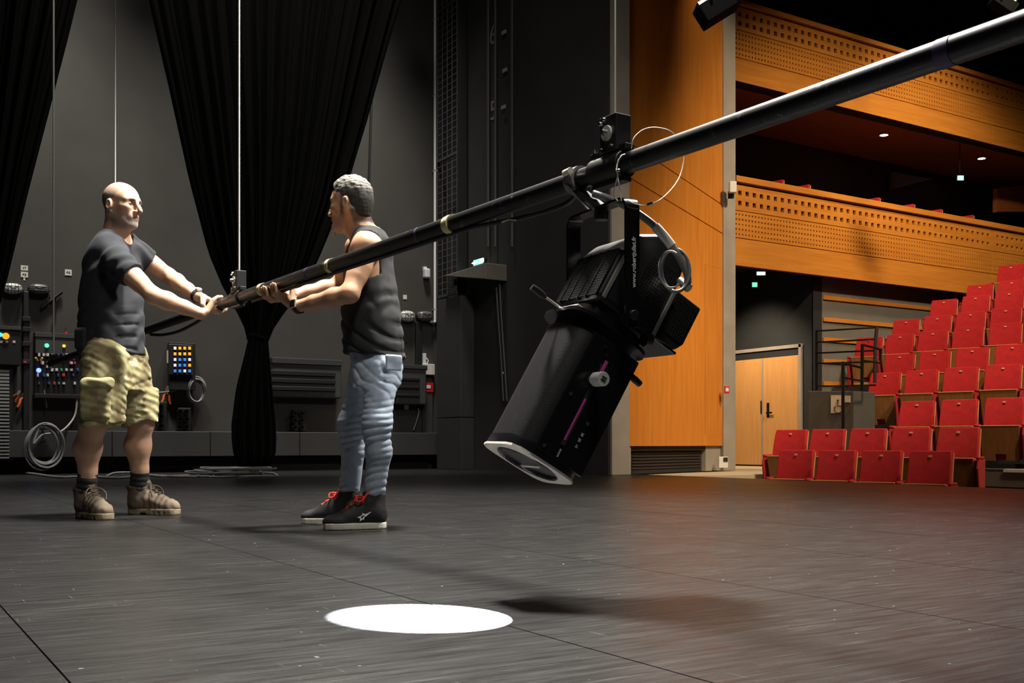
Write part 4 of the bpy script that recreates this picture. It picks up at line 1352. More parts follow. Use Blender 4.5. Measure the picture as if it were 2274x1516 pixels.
# ---- louvred cabinet at the picture edge
e, p = wthing('louvred_cabinet', 0, 900, 'tall louvred cabinet with lit control head at the end of the wall', 'cabinet')
wbox('control_head', -45, 733, 39, 812, 0.32, 'kit_black', e, 0, 0.01, p)
wbox('louvre_body', -45, 814, 24, 1022, 0.26, 'kit_black', e, 0, 0.01, p)
for k in range(26):
    y = 822 + k * 7.7
    a, b = W(-42, y + 3.2, 0.26), W(20, y, 0.26)
    MB().box2(Vector((a.x, VW - 0.26 - 0.035, a.z)) - p, Vector((b.x, VW - 0.26 + 0.005, b.z)) - p).build('slat', 'slat_grey', e)
def disc(name, px, py, r, off, m, par, org, dp=0.02):
    c = W(px, py, off) - org
    return MB().cyl(c, c + Vector((0, -dp, 0)), r, r * 0.9, 16).build(name, m, par, 50)
disc('button', 13, 746, 0.042, 0.32, 'led_orange', e, p, 0.03)
disc('button', 1, 743, 0.028, 0.32, 'led_teal', e, p)
for x_ in (3, 15, 31):
    wbox('button_label', x_ - 3, 756, x_ + 3, 761, 0.006, 'plug_white', e, 0.32, 0.0, p)
wbox('shelf_edge', -45, 731, 39, 734, 0.34, 'kit_grey', e, 0, 0.002, p)

# ---- patch panel behind the man in shorts
e, p = wthing('patch_panel', 125, 860, 'black patch panel crowded with coloured plugs behind the man in shorts', 'patch panel')
wbox('upper_panel', 75, 748, 205, 786, 0.14, 'kit_grey', e, 0, 0.006, p)
wbox('lower_panel', 75, 786, 205, 880, 0.11, 'kit_black', e, 0, 0.006, p)
wbox('shelf', 72, 878, 205, 884, 0.18, 'kit_black', e, 0, 0.004, p)
wbox('top_edge', 74, 746, 205, 749, 0.15, 'kit_grey', e, 0, 0.002, p)
disc('indicator', 104, 767, 0.028, 0.14, 'led_green', e, p)
disc('indicator', 142, 768, 0.022, 0.14, 'led_yellow', e, p)
disc('indicator', 86, 822, 0.030, 0.11, 'led_blue', e, p, 0.03)
rp = random.Random(11)
for y, xs in ((788, [(86, 'w'), (96, 'w'), (101, 'r'), (105, 'w'), (115, 'w'), (129, 'b'), (140, 'b'), (147, 'w'), (158, 'w'), (170, 'w'), (190, 'r')]),
              (797, [(116, 'w'), (140, 'b'), (163, 'b'), (186, 'w')]), (806, [(91, 'r'), (94, 'w'), (105, 'w'), (113, 'b'), (155, 'r'), (158, 'w'), (165, 'r'), (182, 'w')]),
              (814, [(104, 'y'), (112, 'b')]), (821, [(115, 'w'), (125, 'w'), (136, 'g'), (147, 'w'), (158, 'w'), (172, 'b'), (190, 'w')]),
              (833, [(83, 'w'), (97, 'b'), (105, 'w'), (128, 'b'), (140, 'r'), (162, 'b'), (184, 'w')]), (851, [(86, 'b'), (108, 'b'), (120, 'r'), (130, 'g'), (141, 'w'), (165, 'w')])):
    for x_, c in xs:
        w_, h_ = rp.choice((4, 5, 6)), rp.choice((5, 6, 7))
        wbox('plug', x_ - w_ / 2, y - h_ / 2, x_ + w_ / 2, y + h_ / 2, 0.03 + 0.02 * rp.random(), {'w': 'plug_white', 'r': 'plug_red', 'y': 'plug_yellow', 'g': 'plug_green', 'b': 'plug_blue'}[c], e, 0.11, 0.003, p)
for xa, xb in (((79, 794), (84, 801)), ((94, 794), (90, 801))):
    MB().tube([W(*xa, 0.15) - p, W(*xb, 0.12) - p], 0.012, 8).build('plug', 'plug_yellow', e)
MB().tube([W(98, 866, .12) - p, W(100, 880, .12) - p, W(104, 905, .10) - p], 0.008, 6).build('patch_lead', 'cable_pale', e, True)
# red-capped bottle standing on the panel
e, p = wthing('marker_pen', 146, 748, 'red marker pen standing on top of the patch panel', 'pen')
MB().cyl(W(146, 748, 0.1) - p, W(146, 736, 0.1) - p, 0.022, n=12).build('body', 'plug_red', e, 50)
MB().cyl(W(146, 736, 0.1) - p, W(146, 727, 0.1) - p, 0.012, n=12).build('cap', 'kit_grey', e, 50)

# ---- pliers
def pliers(px, py, sc_, lab, rot):
    e, p = wthing('pliers', px, py, lab, 'pliers', 'orange pliers hanging on the wall')
    R = Matrix.Rotation(rot, 3, 'Y')
    for s in (-1, 1):
        MB().tube([R @ Vector((s * x_ * sc_, -0.05, z_ * sc_)) for x_, z_ in ((0.004, 0.0), (0.03, -0.03), (0.035, -0.09), (0.055, -0.14))], [0.010 * sc_, 0.016 * sc_, 0.017 * sc_, 0.014 * sc_], 8).build('grip', 'orange', e, True)
        MB().tube([R @ Vector((-s * x_ * sc_, -0.05, z_ * sc_)) for x_, z_ in ((0.0, 0.0), (0.014, 0.03), (0.004, 0.09))], [0.010 * sc_, 0.013 * sc_, 0.005 * sc_], 8).build('jaw', 'alu', e, True)
    MB().cyl(R @ Vector((0, -0.035, 0)), R @ Vector((0, -0.07, 0)), 0.016 * sc_, n=12).build('rivet', 'alu', e)
    MB().cyl((0, 0, 0.0), (0, -0.05, 0.0), 0.008, n=8).build('hook', 'kit_black', e)
pliers(52, 882, 1.0, 'open orange-handled pliers hanging by the trunking, lower pair', 0.15)
pliers(37, 876, 0.7, 'small orange-handled pliers hanging beside the louvred cabinet', 0.6)
pliers(369, 872, 1.1, 'orange-handled pliers hanging beneath the lit keypad', 0.1)

# ---- lit keypad
e, p = wthing('lit_keypad', 400, 800, 'lit keypad of orange and blue buttons on the far wall', 'keypad')
wbox('housing', 372, 764, 429, 866, 0.12, 'kit_black', e, 0, 0.006, p)
wbox('screen', 374, 766, 427, 832, 0.02, 'kit_grey', e, 0.12, 0.004, p)
wbox('key_bezel', 375, 767, 426, 831, 0.012, 'kit_black', e, 0.135, 0.003, p)
wbox('side_light', 370, 778, 373, 806, 0.02, 'label', e, 0.10, 0.002, p)
keys = ['wooo', 'oooO', 'waaw', 'waaO', 'aawa']
for r_, row in enumerate(keys):
    for c_, k in enumerate(row):
        x_, y_ = 388.5 + c_ * 10.8, 773 + r_ * 12.6
        wbox('key', x_ - 2.8, y_ - 3.0, x_ + 2.8, y_ + 3.0, 0.01, {'w': 'led_white', 'o': 'led_orange', 'O': 'led_orange', 'a': 'led_azure'}[k], e, 0.147, 0.002, p)

# ---- coils of cable
def coil(name, px, py, rx, ry, turns, r, lab, m, off=0.06, seed=1, extra=None):
    e, p = wthing(name, px, py, lab, 'cable coil')
    rd = random.Random(seed)
    s = W(px + 1, py).x - W(px, py).x
    pts = []
    n = turns * 26
    ang0 = rd.uniform(0, 6.28)
    for k in range(n + 1):
        a = ang0 + k / 26 * 6.283
        w1 = 1 + 0.10 * math.sin(k * 0.07 + seed) + 0.05 * math.sin(k * 0.31)
        ox = 0.10 * math.sin(k * 0.043 + seed * 2)
        pts.append(Vector((rx * s * (w1 * math.cos(a) + ox), -off - 0.05 * (k / n) - 0.015 * math.sin(a * 3), ry * s * (w1 * math.sin(a) + ox * 0.6))))
    MB().tube(pts, r, 7).build('loops', m, e, True)
    if extra:
        MB().tube([q - p for q in catmull([W(x_, y_, o_) for x_, y_, o_ in extra], 6)], r, 7).build('tail', m, e, True)
    MB().cyl((0, -0.004, ry * s * 0.9), (0, -off - 0.08, ry * s * 0.9), 0.012, n=8).build('wall_hook', 'kit_black', e)
    return e
coil('cable_coil', 431, 868, 18, 26, 5, 0.011, 'small coil of pale cable hanging below the lit keypad', 'cable_pale', 0.07, 2, [(425, 842, .08), (416, 850, .10), (395, 864, .10), (370, 870, .06), (340, 872, .04)])
coil('cable_coil', 88, 990, 36, 48, 6, 0.013, 'large tangled coil of grey cable hanging by the plinth', 'cable_pale', 0.34, 4, [(88, 945, .36), (75, 985, .40), (95, 965, .38), (135, 958, .34), (165, 925, .2), (172, 880, .15)])

# ---- socket boxes standing on the plinth
def sockets(x0, y0, x1, y1, nx, ny, lab):
    e, p = wthing('socket_box', (x0 + x1) / 2, (y0 + y1) / 2, lab, 'socket box', 'black socket boxes on the far wall')
    wbox('box', x0, y0, x1, y1, 0.12, 'kit_black', e, 0, 0.008, p)
    for i in range(nx):
        for j in range(ny):
            x_ = x0 + (x1 - x0) * (i + 0.5) / nx
            y_ = y0 + (y1 - y0) * (j + 0.5) / ny
            c = W(x_, y_, 0.12) - p
            MB().lathe([(0.0005, 0.02), (0.024, 0.02), (0.028, 0.045), (0.036, 0.045), (0.04, 0.0)], c, (0, -1, 0), 14).build('socket', 'black_gloss', e, 40)
sockets(391, 906, 419, 956, 2, 3, 'black socket box on the plinth below the small cable coil')
sockets(645, 911, 675, 957, 2, 3, 'black socket box on the plinth in front of the jeans')
sockets(345, 893, 366, 956, 1, 3, 'narrow black socket box beside the shorts')
# ---- long dark panels
def long_panel(x0, y0, x1, y1, lab):
    e, p = wthing('wall_heater', (x0 + x1) / 2, y1, lab, 'panel', 'long dark panels on the far wall')
    wbox('case', x0, y0, x1, y1, 0.20, 'kit_grey', e, 0, 0.02, p)
    h = (y1 - y0)
    for f in (0.28, 0.5, 0.72):
        wbox('ridge', x0 + 3, y0 + h * f, x1 - 3, y0 + h * f + 5, 0.03, 'kit_black', e, 0.20, 0.008, p)
    wbox('lid', x0 - 1, y0 - 3, x1 + 1, y0 + 3, 0.22, 'wall_panel', e, 0, 0.006, p)
long_panel(594, 805, 747, 882, 'long dark wall panel between the drape tail and the jeans')
long_panel(868, 816, 934, 898, 'dark wall panel between the jeans and the white socket unit')
# ---- white fittings near the corner
e, p = wthing('socket_unit', 946, 820, 'cream socket unit with switch above it near the corner', 'socket')
wbox('box', 934, 809, 960, 832, 0.09, 'label', e, 0, 0.006, p)
wbox('grid', 938, 813, 949, 820, 0.006, 'kit_grey', e, 0.09, 0.001, p)
wbox('plug', 936, 785, 943, 808, 0.06, 'plug_white', e, 0, 0.006, p)
MB().tube([W(943, 790, .04) - p, W(951, 800, .06) - p, W(948, 809, .06) - p], 0.010, 8).build('lead', 'plug_white', e, True)
e, p = wthing('fire_call_point', 951, 860, 'small red fire call point under the cream socket unit', 'alarm')
wbox('box', 944, 850, 959, 871, 0.06, 'red_plastic', e, 0, 0.006, p)
wbox('window', 947, 855, 956, 862, 0.006, 'plug_white', e, 0.06, 0.0, p)
e, p = wthing('wall_sensor', 942, 606, 'white motion sensor on the wall beside the white pipe', 'sensor')
wbox('bracket', 938, 593, 945, 600, 0.05, 'plug_white', e, 0, 0.004, p)
wbox('body', 938, 598, 950, 618, 0.10, 'plug_white', e, 0, 0.02, p)
e, p = wthing('wall_bracket', 829, 120, 'dark vertical cable run clipped to the wall above the tank-top man', 'cable')
MB().tube([W(830, 90, .03) - p, W(826, 200, .03) - p, W(820, 395, .03) - p, W(819, 560, .03) - p], 0.018, 8).build('run', 'kit_black', e, True)
wbox('clip', 826, 86, 834, 96, 0.05, 'label', e, 0, 0.003, p)
MB().tube([q - p for q in catmull([W(918, 955, .05), W(925, 935, .06), W(930, 915, .06), W(928, 905, .04)], 5)], 0.012, 8).build('loose_end', 'cable_pale', e, True)
# trunking down to the plinth in the corner
e, p = wthing('corner_trunking', 948, 900, 'grey upright trunking below the dark wall lamp', 'trunking')
wbox('trunk', 921, 716, 934, 815, 0.06, 'kit_black', e, 0, 0.006, p)
wbox('trunk', 936, 872, 958, 962, 0.05, 'wall_panel', e, 0, 0.006, p)

# ---- corner: white pipe, wire cage, conduit, duct boxes
e, p = wthing('white_pipe', 965, 715, 'tall white vertical pipe in the corner of the stage', 'pipe')
MB().tube([W(966, 715, .06) - p, W(966, 715, .06) - p + Vector((0, 0, 9))], 0.022, 12).build('pipe', 'white_paint', e, True)
for z in (0.2, 1.3, 2.4, 3.6, 4.8, 6.0):
    MB().box(W(966, 715, .04) - p + Vector((0, 0, z)), (0.06, 0.08, 0.02)).build('clip', 'conduit', e)
MB().tube([W(966, 715, .06) - p, W(955, 714, .07) - p], 0.022, 12).build('elbow', 'white_paint', e, True)
def Qp(px, py, off): return pix_u(px, py, UP - off)
a, b = Qp(972, 660, 0.22), Qp(1015, 660, 0.22)
zc = a.z
e = empty('wire_cage', (a.x, a.y, zc), 0, 'tall wire mesh cage between the white pipe and the dark conduit', 'cage')
wy = b.y - a.y
mbq = MB()
for k in range(5):
    mbq.box((0, wy * k / 4, 3.6), (0.006, 0.006, 7.2))
for k in range(73):
    mbq.box((0, wy / 2, 0.1 * k), (0.006, abs(wy), 0.006))
M['mesh_wire'] = mat('mesh_wire', (0.14, 0.14, 0.135), 0.5)
tag(mbq.build('wire_mesh', 'mesh_wire', e), kind='stuff')
for y_ in (0, wy):
    MB().box((0.08, y_, 3.6), (0.16, 0.02, 7.2)).build('upright', 'kit_black', e)
for z in (0.0, 2.1, 4.4):
    MB().box((0, wy / 2, z), (0.03, abs(wy), 0.04)).build('crossbar', 'kit_grey', e)
a, b = Qp(970, 668, 0.24), Qp(1023, 1040, 0.24)
e = empty('duct_box', (a.x, a.y, 0), 0, 'tall grey duct boxing under the wire cage', 'duct')
z1, z2 = Qp(990, 928, 0.24).z, a.z
wy = b.y - a.y
MB().box2((0, 0, z1 + 0.006), (0.235, wy, z2)).build('upper_cover', 'wall_panel', e, bevel=0.006)
MB().box2((0, 0, 0.0), (0.235, wy, z1 - 0.006)).build('lower_cover', 'wall_panel', e, bevel=0.006)
q = Qp(1019, 662, 0.05)
e = empty('conduit_pipe', q, 0, 'dull pinkish conduit running up beside the wire cage', 'pipe')
MB().tube([(0, 0, -0.05), (0, 0, 7.5)], 0.028, 12).build('pipe', 'conduit', e, True)
for z in (0.3, 1.6, 2.9, 4.2):
    MB().lathe([(0.03, -0.02), (0.033, -0.02), (0.033, 0.02), (0.03, 0.02)], (0, 0, z), (0, 0, 1), 12).build('coupling', 'kit_black', e)

# ---- proscenium wall kit
def Q(px, py, off=0.0): return pix_u(px, py, UP - off)
e = empty('exit_sign', Q(1070, 582), 0, 'lit green exit sign over the dark opening by the wire cage', 'sign')
p = Q(1070, 582)
a, b = Q(1059, 592) - p, Q(1082, 572) - p
MB().box2((-0.06, a.y, a.z), (0, b.y, b.z)).build('housing', 'kit_black', e, bevel=0.005)
MB().box2((-0.068, a.y * 0.92, a.z * 0.9), (-0.058, b.y * 0.92, b.z * 0.9)).build('lit_face', 'exit_glow', e)
hh = b.z - a.z
MB().prism([(-0.069, 0.02, -hh * .12), (-0.069, 0.02, hh * .12), (-0.069, 0.10, hh * .12), (-0.069, 0.10, hh * .30), (-0.069, 0.19, 0), (-0.069, 0.10, -hh * .30), (-0.069, 0.10, -hh * .12)], (-0.003, 0, 0)).build('arrow', 'white_glow', e)
MB().prism([(-0.069, -0.18, -hh * .33), (-0.069, -0.18, hh * .33), (-0.069, -0.04, hh * .33), (-0.069, -0.04, -hh * .33)], (-0.003, 0, 0)).build('doorway_print', 'white_glow', e)
p = Q(1076, 615)
e = empty('canopy_board', p, 0, 'grey slanted canopy board under the exit sign', 'canopy')
MB().prism([Q(1026, 617) - p, Q(1126, 588) - p, Q(1126, 624) - p], (-0.35, 0, 0)).build('board', 'house_grey', e, bevel=0.01)
MB().box(Q(1026, 628) - p + Vector((-0.1, 0, 0)), (0.12, 0.05, 0.10)).build('hinge_block', 'seat_ply', e)
for k, (px, py, n_) in enumerate(((1091, 78, '6'), (1092, 246, '5'))):
    q = Q(px, py, 0.03)
    e = empty('height_number', q, 0, ('upper painted height numeral on the dark proscenium wall', 'lower painted height numeral on the dark proscenium wall')[k], 'number')
    place_text('numeral', n_, 0.40, (0.026, 0, 0), (0, -1, 0), (0, 0, 1), 'conduit', e, 0.002)
e = empty('height_scale', Q(1110, 500), 0, 'dark vertical height scale rails on the proscenium wall', 'rails')
p = Q(1110, 500)
for px in (1084, 1100, 1137):
    MB().tube([Q(px, 548, .05) - p, Q(px, 548, .05) - p + Vector((0, 0, 8))], 0.022, 8).build('rail', 'kit_grey', e, True)
for px, py in ((1119, 72), (1121, 156), (1118, 238)):
    MB().box(Q(px, py, .05) - p, (0.02, 0.10, 0.05)).build('marker_plate', 'slat_grey', e)
MB().tube([Q(1101, 620, .05) - p, Q(1106, 700, .05) - p, Q(1113, 800, .05) - p, Q(1118, 890, .05) - p], 0.016, 8).build('cable', 'kit_grey', e, True)
MB().tube([Q(1109, 620, .05) - p, Q(1113, 700, .05) - p, Q(1120, 800, .05) - p, Q(1126, 890, .05) - p], 0.016, 8).build('cable', 'kit_grey', e, True)
for i, (px, py, lab) in enumerate(((1036, 780, 'tiny bright reflector stud on the proscenium wall under the exit sign'), (1119, 828, 'tiny yellowish reflector stud behind the spotlight tube'))):
    e = empty('sparkle_stud', Q(px, py), 0, lab, 'sparkle')
    MB().ball((-0.02, 0, 0), 0.018, 8).build('stud', 'led_white', e)  # sparkle put in as emission, the stud glows by itself
    MB().cyl((0, 0, 0), (-0.02, 0, 0), 0.02, n=8).build('base', 'kit_black', e)

# ---- floor: bar with clamps, cable runs, cable heap
def F(px, py, z=0.012): return pix_z(px, py, 0.0) + Vector((0, 0, z))
a, b = F(438, 1043, 0.05), F(600, 1041, 0.05)
e = empty('floor_bar', (a.x, a.y, 0), 0, 'thin steel bar with clamps lying low by the drape tail', 'bar')
a0_ = Vector((a.x, a.y, 0))
MB().tube([a - a0_, b - a0_], 0.024, 10).build('bar', 'slat_grey', e, True)
for f in (0.1, 0.32, 0.6, 0.86):
    c = a.lerp(b, f) - a0_
    MB().box(c + Vector((0, 0, 0.0)), (0.05, 0.06, 0.09)).build('clamp', 'kit_grey', e, bevel=0.006)
    MB().box(c + Vector((0, 0, -0.045)), (0.10, 0.12, 0.012)).build('foot', 'kit_grey', e)
def run(name, pts, r, m, lab):
    P_ = [F(x_, y_, r + 0.002) for x_, y_ in pts]
    o_ = Vector((P_[0].x, P_[0].y, 0))
    e = empty(name, o_, 0, lab, 'cable')
    MB().tube([q - o_ for q in catmull(P_, 6)], r, 7).build('cable', m, e, True)
run('floor_cable', [(-30, 1051), (60, 1053), (130, 1062), (200, 1060), (260, 1064), (330, 1058), (400, 1061), (470, 1060), (540, 1056)], 0.014, 'cable_pale', 'grey cable snaking across the floor behind the boots')
run('floor_cable', [(235, 1060), (255, 1052), (290, 1051), (330, 1056), (360, 1060), (420, 1057)], 0.012, 'cable_pale', 'second grey cable curling on the floor between the boots')
run('floor_cable', [(-30, 1046), (40, 1045), (110, 1046), (160, 1049)], 0.016, 'slat_grey', 'pale straight cable by the foot of the wall near the cabinet')
c = F(515, 1058, 0.0)
e = empty('cable_heap', c, 0, 'flat heap of looped grey cable on the floor below the drape', 'cable coil')
pts = []
for k in range(7 * 24):
    a = k / 24 * 6.283
    w1 = 1 + 0.25 * math.sin(k * 0.09)
    pts.append(Vector((0.36 * w1 * math.cos(a) + 0.1 * math.sin(k * 0.05), 0.42 * w1 * math.sin(a), 0.014 + 0.018 * (k // 24) * 0.8 + 0.006 * math.sin(a * 3))))
MB().tube(pts, 0.012, 7).build('loops', 'cable_pale', e, True)
# ================================================================== PEOPLE (smooth solid modelling on a grid)
class Field:
    def __init__(self, lo, hi, h):
        self.lo = np.array(lo, dtype=np.float32)
        self.h = h
        self.n = np.ceil((np.array(hi) - np.array(lo)) / h).astype(int) + 1
        self.D = np.full(self.n, 0.5, dtype=np.float32)
    def block(self, lo, hi):
        a = np.clip(np.floor((np.array(lo) - self.lo) / self.h).astype(int), 0, self.n - 1)
        b = np.clip(np.ceil((np.array(hi) - self.lo) / self.h).astype(int) + 1, 1, self.n)
        if np.any(b <= a): return None, None
        ax = [self.lo[i] + self.h * np.arange(a[i], b[i], dtype=np.float32) for i in range(3)]
        P = np.stack(np.meshgrid(*ax, indexing='ij'), axis=-1)
        return (slice(a[0], b[0]), slice(a[1], b[1]), slice(a[2], b[2])), P
    def add(self, prim, k=0.01, mode='u'):
        fn, lo, hi = prim
        m = 0.03 + k * 2
        s, P = self.block(np.array(lo) - m, np.array(hi) + m)
        if s is None: return
        d = fn(P)
        c = self.D[s]
        if mode == 'u':
            if k <= 0: r = np.minimum(c, d)
            else:
                q = np.maximum(k - np.abs(c - d), 0) / k
                r = np.minimum(c, d) - q * q * k * 0.25
        elif mode == 's':
            d = -d
            if k <= 0: r = np.maximum(c, d)
            else:
                q = np.maximum(k - np.abs(c - d), 0) / k
                r = np.maximum(c, d) + q * q * k * 0.25
        self.D[s] = r
    def warp(self, fn):
        """add a small displacement near the surface"""
        i = np.argwhere(np.abs(self.D) < 0.05)
        P = self.lo + i * self.h
        self.D[i[:, 0], i[:, 1], i[:, 2]] += fn(P.astype(np.float32))
    def clip(self, fn):
        i = np.argwhere(self.D < 0.05)
        P = (self.lo + i * self.h).astype(np.float32)
        v = self.D[i[:, 0], i[:, 1], i[:, 2]]
        self.D[i[:, 0], i[:, 1], i[:, 2]] = np.maximum(v, fn(P))
    def nets(self):
        D = self.D
        D[0], D[-1], D[:, 0], D[:, -1], D[:, :, 0], D[:, :, -1] = [np.maximum(x, 0.01) for x in (D[0], D[-1], D[:, 0], D[:, -1], D[:, :, 0], D[:, :, -1])]
        S = D < 0
        cnt = np.zeros(self.n - 1, dtype=np.uint8)
        for dx in (0, 1):
            for dy in (0, 1):
                for dz in (0, 1):
                    cnt += S[dx:self.n[0] - 1 + dx, dy:self.n[1] - 1 + dy, dz:self.n[2] - 1 + dz]
        cells = np.argwhere((cnt > 0) & (cnt < 8))
        idx = np.full(self.n - 1, -1, dtype=np.int32)
        idx[cells[:, 0], cells[:, 1], cells[:, 2]] = np.arange(len(cells))
        corners = [(dx, dy, dz) for dx in (0, 1) for dy in (0, 1) for dz in (0, 1)]
        val = {c: D[cells[:, 0] + c[0], cells[:, 1] + c[1], cells[:, 2] + c[2]] for c in corners}
        acc = np.zeros((len(cells), 3)); num = np.zeros(len(cells))
        for c in corners:
            for ax in range(3):
                if c[ax] == 0:
                    c2 = list(c); c2[ax] = 1; c2 = tuple(c2)
                    a, b = val[c], val[c2]
                    m = (a < 0) != (b < 0)
                    t = np.where(m, a / np.where(m, a - b, 1), 0)
                    p = np.array(c, dtype=float)[None, :].repeat(len(cells), 0)
                    p[:, ax] = t
                    acc += p * m[:, None]; num += m
        V = self.lo + (cells + acc / num[:, None]) * self.h
        F = []
        for ax in range(3):
            sl0 = [slice(None)] * 3; sl1 = [slice(None)] * 3
            sl0[ax] = slice(0, -1); sl1[ax] = slice(1, None)
            e = np.argwhere(S[tuple(sl0)] != S[tuple(sl1)])
            o = [i for i in range(3) if i != ax]
            e = e[(e[:, o[0]] > 0) & (e[:, o[1]] > 0) & (e[:, o[0]] < self.n[o[0]] - 1) & (e[:, o[1]] < self.n[o[1]] - 1)]
            q = []
            for (d0, d1) in ((-1, -1), (0, -1), (0, 0), (-1, 0)):
                f = e.copy(); f[:, o[0]] += d0; f[:, o[1]] += d1
                q.append(idx[f[:, 0], f[:, 1], f[:, 2]])
            q = np.stack(q, 1)
            inside = S[e[:, 0], e[:, 1], e[:, 2]]
            flip = inside if ax != 1 else ~inside
            q[~flip] = q[~flip][:, ::-1]
            F.append(q)
        return V, np.concatenate(F)

def smooth_verts(V, F, it=2, lam=0.5):
    a = np.concatenate([F[:, [0, 1]], F[:, [1, 2]], F[:, [2, 3]], F[:, [3, 0]]])
    n = len(V)
    for _ in range(it):
        s = np.zeros_like(V); c = np.zeros(n)
        for i, j in ((0, 1), (1, 0)):
            for k in range(3):
                s[:, k] += np.bincount(a[:, i], weights=V[a[:, j], k], minlength=n)
            c += np.bincount(a[:, i], minlength=n)
        V = V * (1 - lam) + lam * s / np.maximum(c, 1)[:, None]
    return V

def field_object(fd, name, m, parent, colour=None, it=2):
    V, F = fd.nets()
    V = smooth_verts(V, F, it)
    me = bpy.data.meshes.new(name)
    me.vertices.add(len(V)); me.vertices.foreach_set('co', V.astype(np.float32).ravel())
    me.loops.add(len(F) * 4); me.loops.foreach_set('vertex_index', F.astype(np.int32).ravel())
    me.polygons.add(len(F)); me.polygons.foreach_set('loop_start', np.arange(0, len(F) * 4, 4, dtype=np.int32))
    me.polygons.foreach_set('use_smooth', np.ones(len(F), dtype=bool))
    me.update(calc_edges=True)
    me.validate()
    if colour is not None:
        c = colour(V)
        at = me.color_attributes.new('Col', 'FLOAT_COLOR', 'POINT')
        at.data.foreach_set('color', np.concatenate([c, np.ones((len(V), 1))], 1).astype(np.float32).ravel())
    return link(name, me, m, parent)

A3 = lambda *p: np.array(p, dtype=np.float32)
def nrm(v):
    v = np.asarray(v, dtype=np.float32)
    return v / np.linalg.norm(v)
def rcone(a, b, ra, rb, flat=None, s=1.0):
    a, b = np.asarray(a, np.float32), np.asarray(b, np.float32)
    ab = b - a; L2 = float(ab @ ab) + 1e-12
    def fn(P):
        t = np.clip(((P - a) @ ab) / L2, 0, 1)
        q = P - a - t[..., None] * ab
        if flat is not None:
            q = q + (q @ flat)[..., None] * flat * (1 / s - 1)
        d = np.sqrt((q * q).sum(-1)) - (ra + t * (rb - ra))
        return d * (min(s, 1.0) if flat is not None else 1.0)
    r = max(ra, rb) * max(1, s)
    return fn, np.minimum(a, b) - r, np.maximum(a, b) + r
def ellip(c, r, R=None):
    c, r = np.asarray(c, np.float32), np.asarray(r, np.float32)
    def fn(P):
        q = P - c
        if R is not None: q = q @ R
        k0 = np.sqrt(((q / r) ** 2).sum(-1)); k1 = np.sqrt(((q / (r * r)) ** 2).sum(-1)) + 1e-9
        return k0 * (k0 - 1) / k1
    m = float(r.max())
    return fn, c - m, c + m
def rbox(c, hs, rad, R=None):
    c, hs = np.asarray(c, np.float32), np.asarray(hs, np.float32)
    def fn(P):
        q = P - c
        if R is not None: q = q @ R
        q = np.abs(q) - (hs - rad)
        return np.sqrt((np.maximum(q, 0) ** 2).sum(-1)) + np.minimum(q.max(-1), 0) - rad
    m = float(np.linalg.norm(hs))
    return fn, c - m, c + m
def sweep(secs, fx, fy, e=2.3):
    """stack of flattened ovals. secs: (z, cx, cy, half along fy side-axis, half along fx)"""
    secs = sorted(secs)
    S = np.array(secs, dtype=np.float32)
    z = S[:, 0]
    zz = np.linspace(z[0], z[-1], 60)
    # smooth interpolation
    T = np.stack([np.interp(zz, z, S[:, i]) for i in range(1, 5)], 1)
    for _ in range(5):
        T[1:-1] = (T[:-2] + 2 * T[1:-1] + T[2:]) / 4
    fx2, fy2 = np.asarray(fx, np.float32)[:2], np.asarray(fy, np.float32)[:2]
    def fn(P):
        pz = P[..., 2]
        cx, cy, a, b = [np.interp(pz, zz, T[:, i]).astype(np.float32) for i in range(4)]
        q0, q1 = P[..., 0] - cx, P[..., 1] - cy
        u = np.abs(q0 * fx2[0] + q1 * fx2[1]) / b
        v = np.abs(q0 * fy2[0] + q1 * fy2[1]) / a
        g = (u ** e + v ** e) ** (1 / e)
        d = (g - 1) * np.minimum(a, b)
        return np.maximum(d, np.maximum(z[0] - pz, pz - z[-1]))
    m = float(S[:, 3:].max())
    return fn, (S[:, 1].min() - m, S[:, 2].min() - m, z[0]), (S[:, 1].max() + m, S[:, 2].max() + m, z[-1])

class Noise:
    def __init__(self, seed, n=10):
        r = np.random.RandomState(seed)
        k = r.normal(size=(n, 3)); self.k = k / np.linalg.norm(k, axis=1)[:, None] * r.uniform(0.6, 1.5, (n, 1))
        self.p = r.uniform(0, 6.28, n)
    def __call__(self, P, f, st=(1, 1, 1)):
        Q = (np.asarray(P).reshape(-1, 3) * np.asarray(st)) @ (self.k.T * f * 6.283) + self.p
        return (np.sin(Q).mean(1) * 2.2).reshape(np.asarray(P).shape[:-1])
NZ = [Noise(s) for s in range(6)]
def sstep(x, a, b):
    t = np.clip((x - a) / (b - a), 0, 1)
    return t * t * (3 - 2 * t)

# ---- head, in its own frame: f forward, l left, u up
class Frame:
    def __init__(self, c, f, u=(0, 0, 1)):
        self.c = np.asarray(c, np.float32)
        f = nrm(f); u = np.asarray(u, np.float32)
        l = nrm(np.cross(u, f)); u = np.cross(f, l)
        self.f, self.l, self.u = f, l, u
        self.R = np.stack([f, l, u], 1)          # columns; world->local: q @ R
    def p(self, f, l, u): return self.c + self.f * f + self.l * l + self.u * u
    def inv(self, P): return (P - self.c) @ self.R

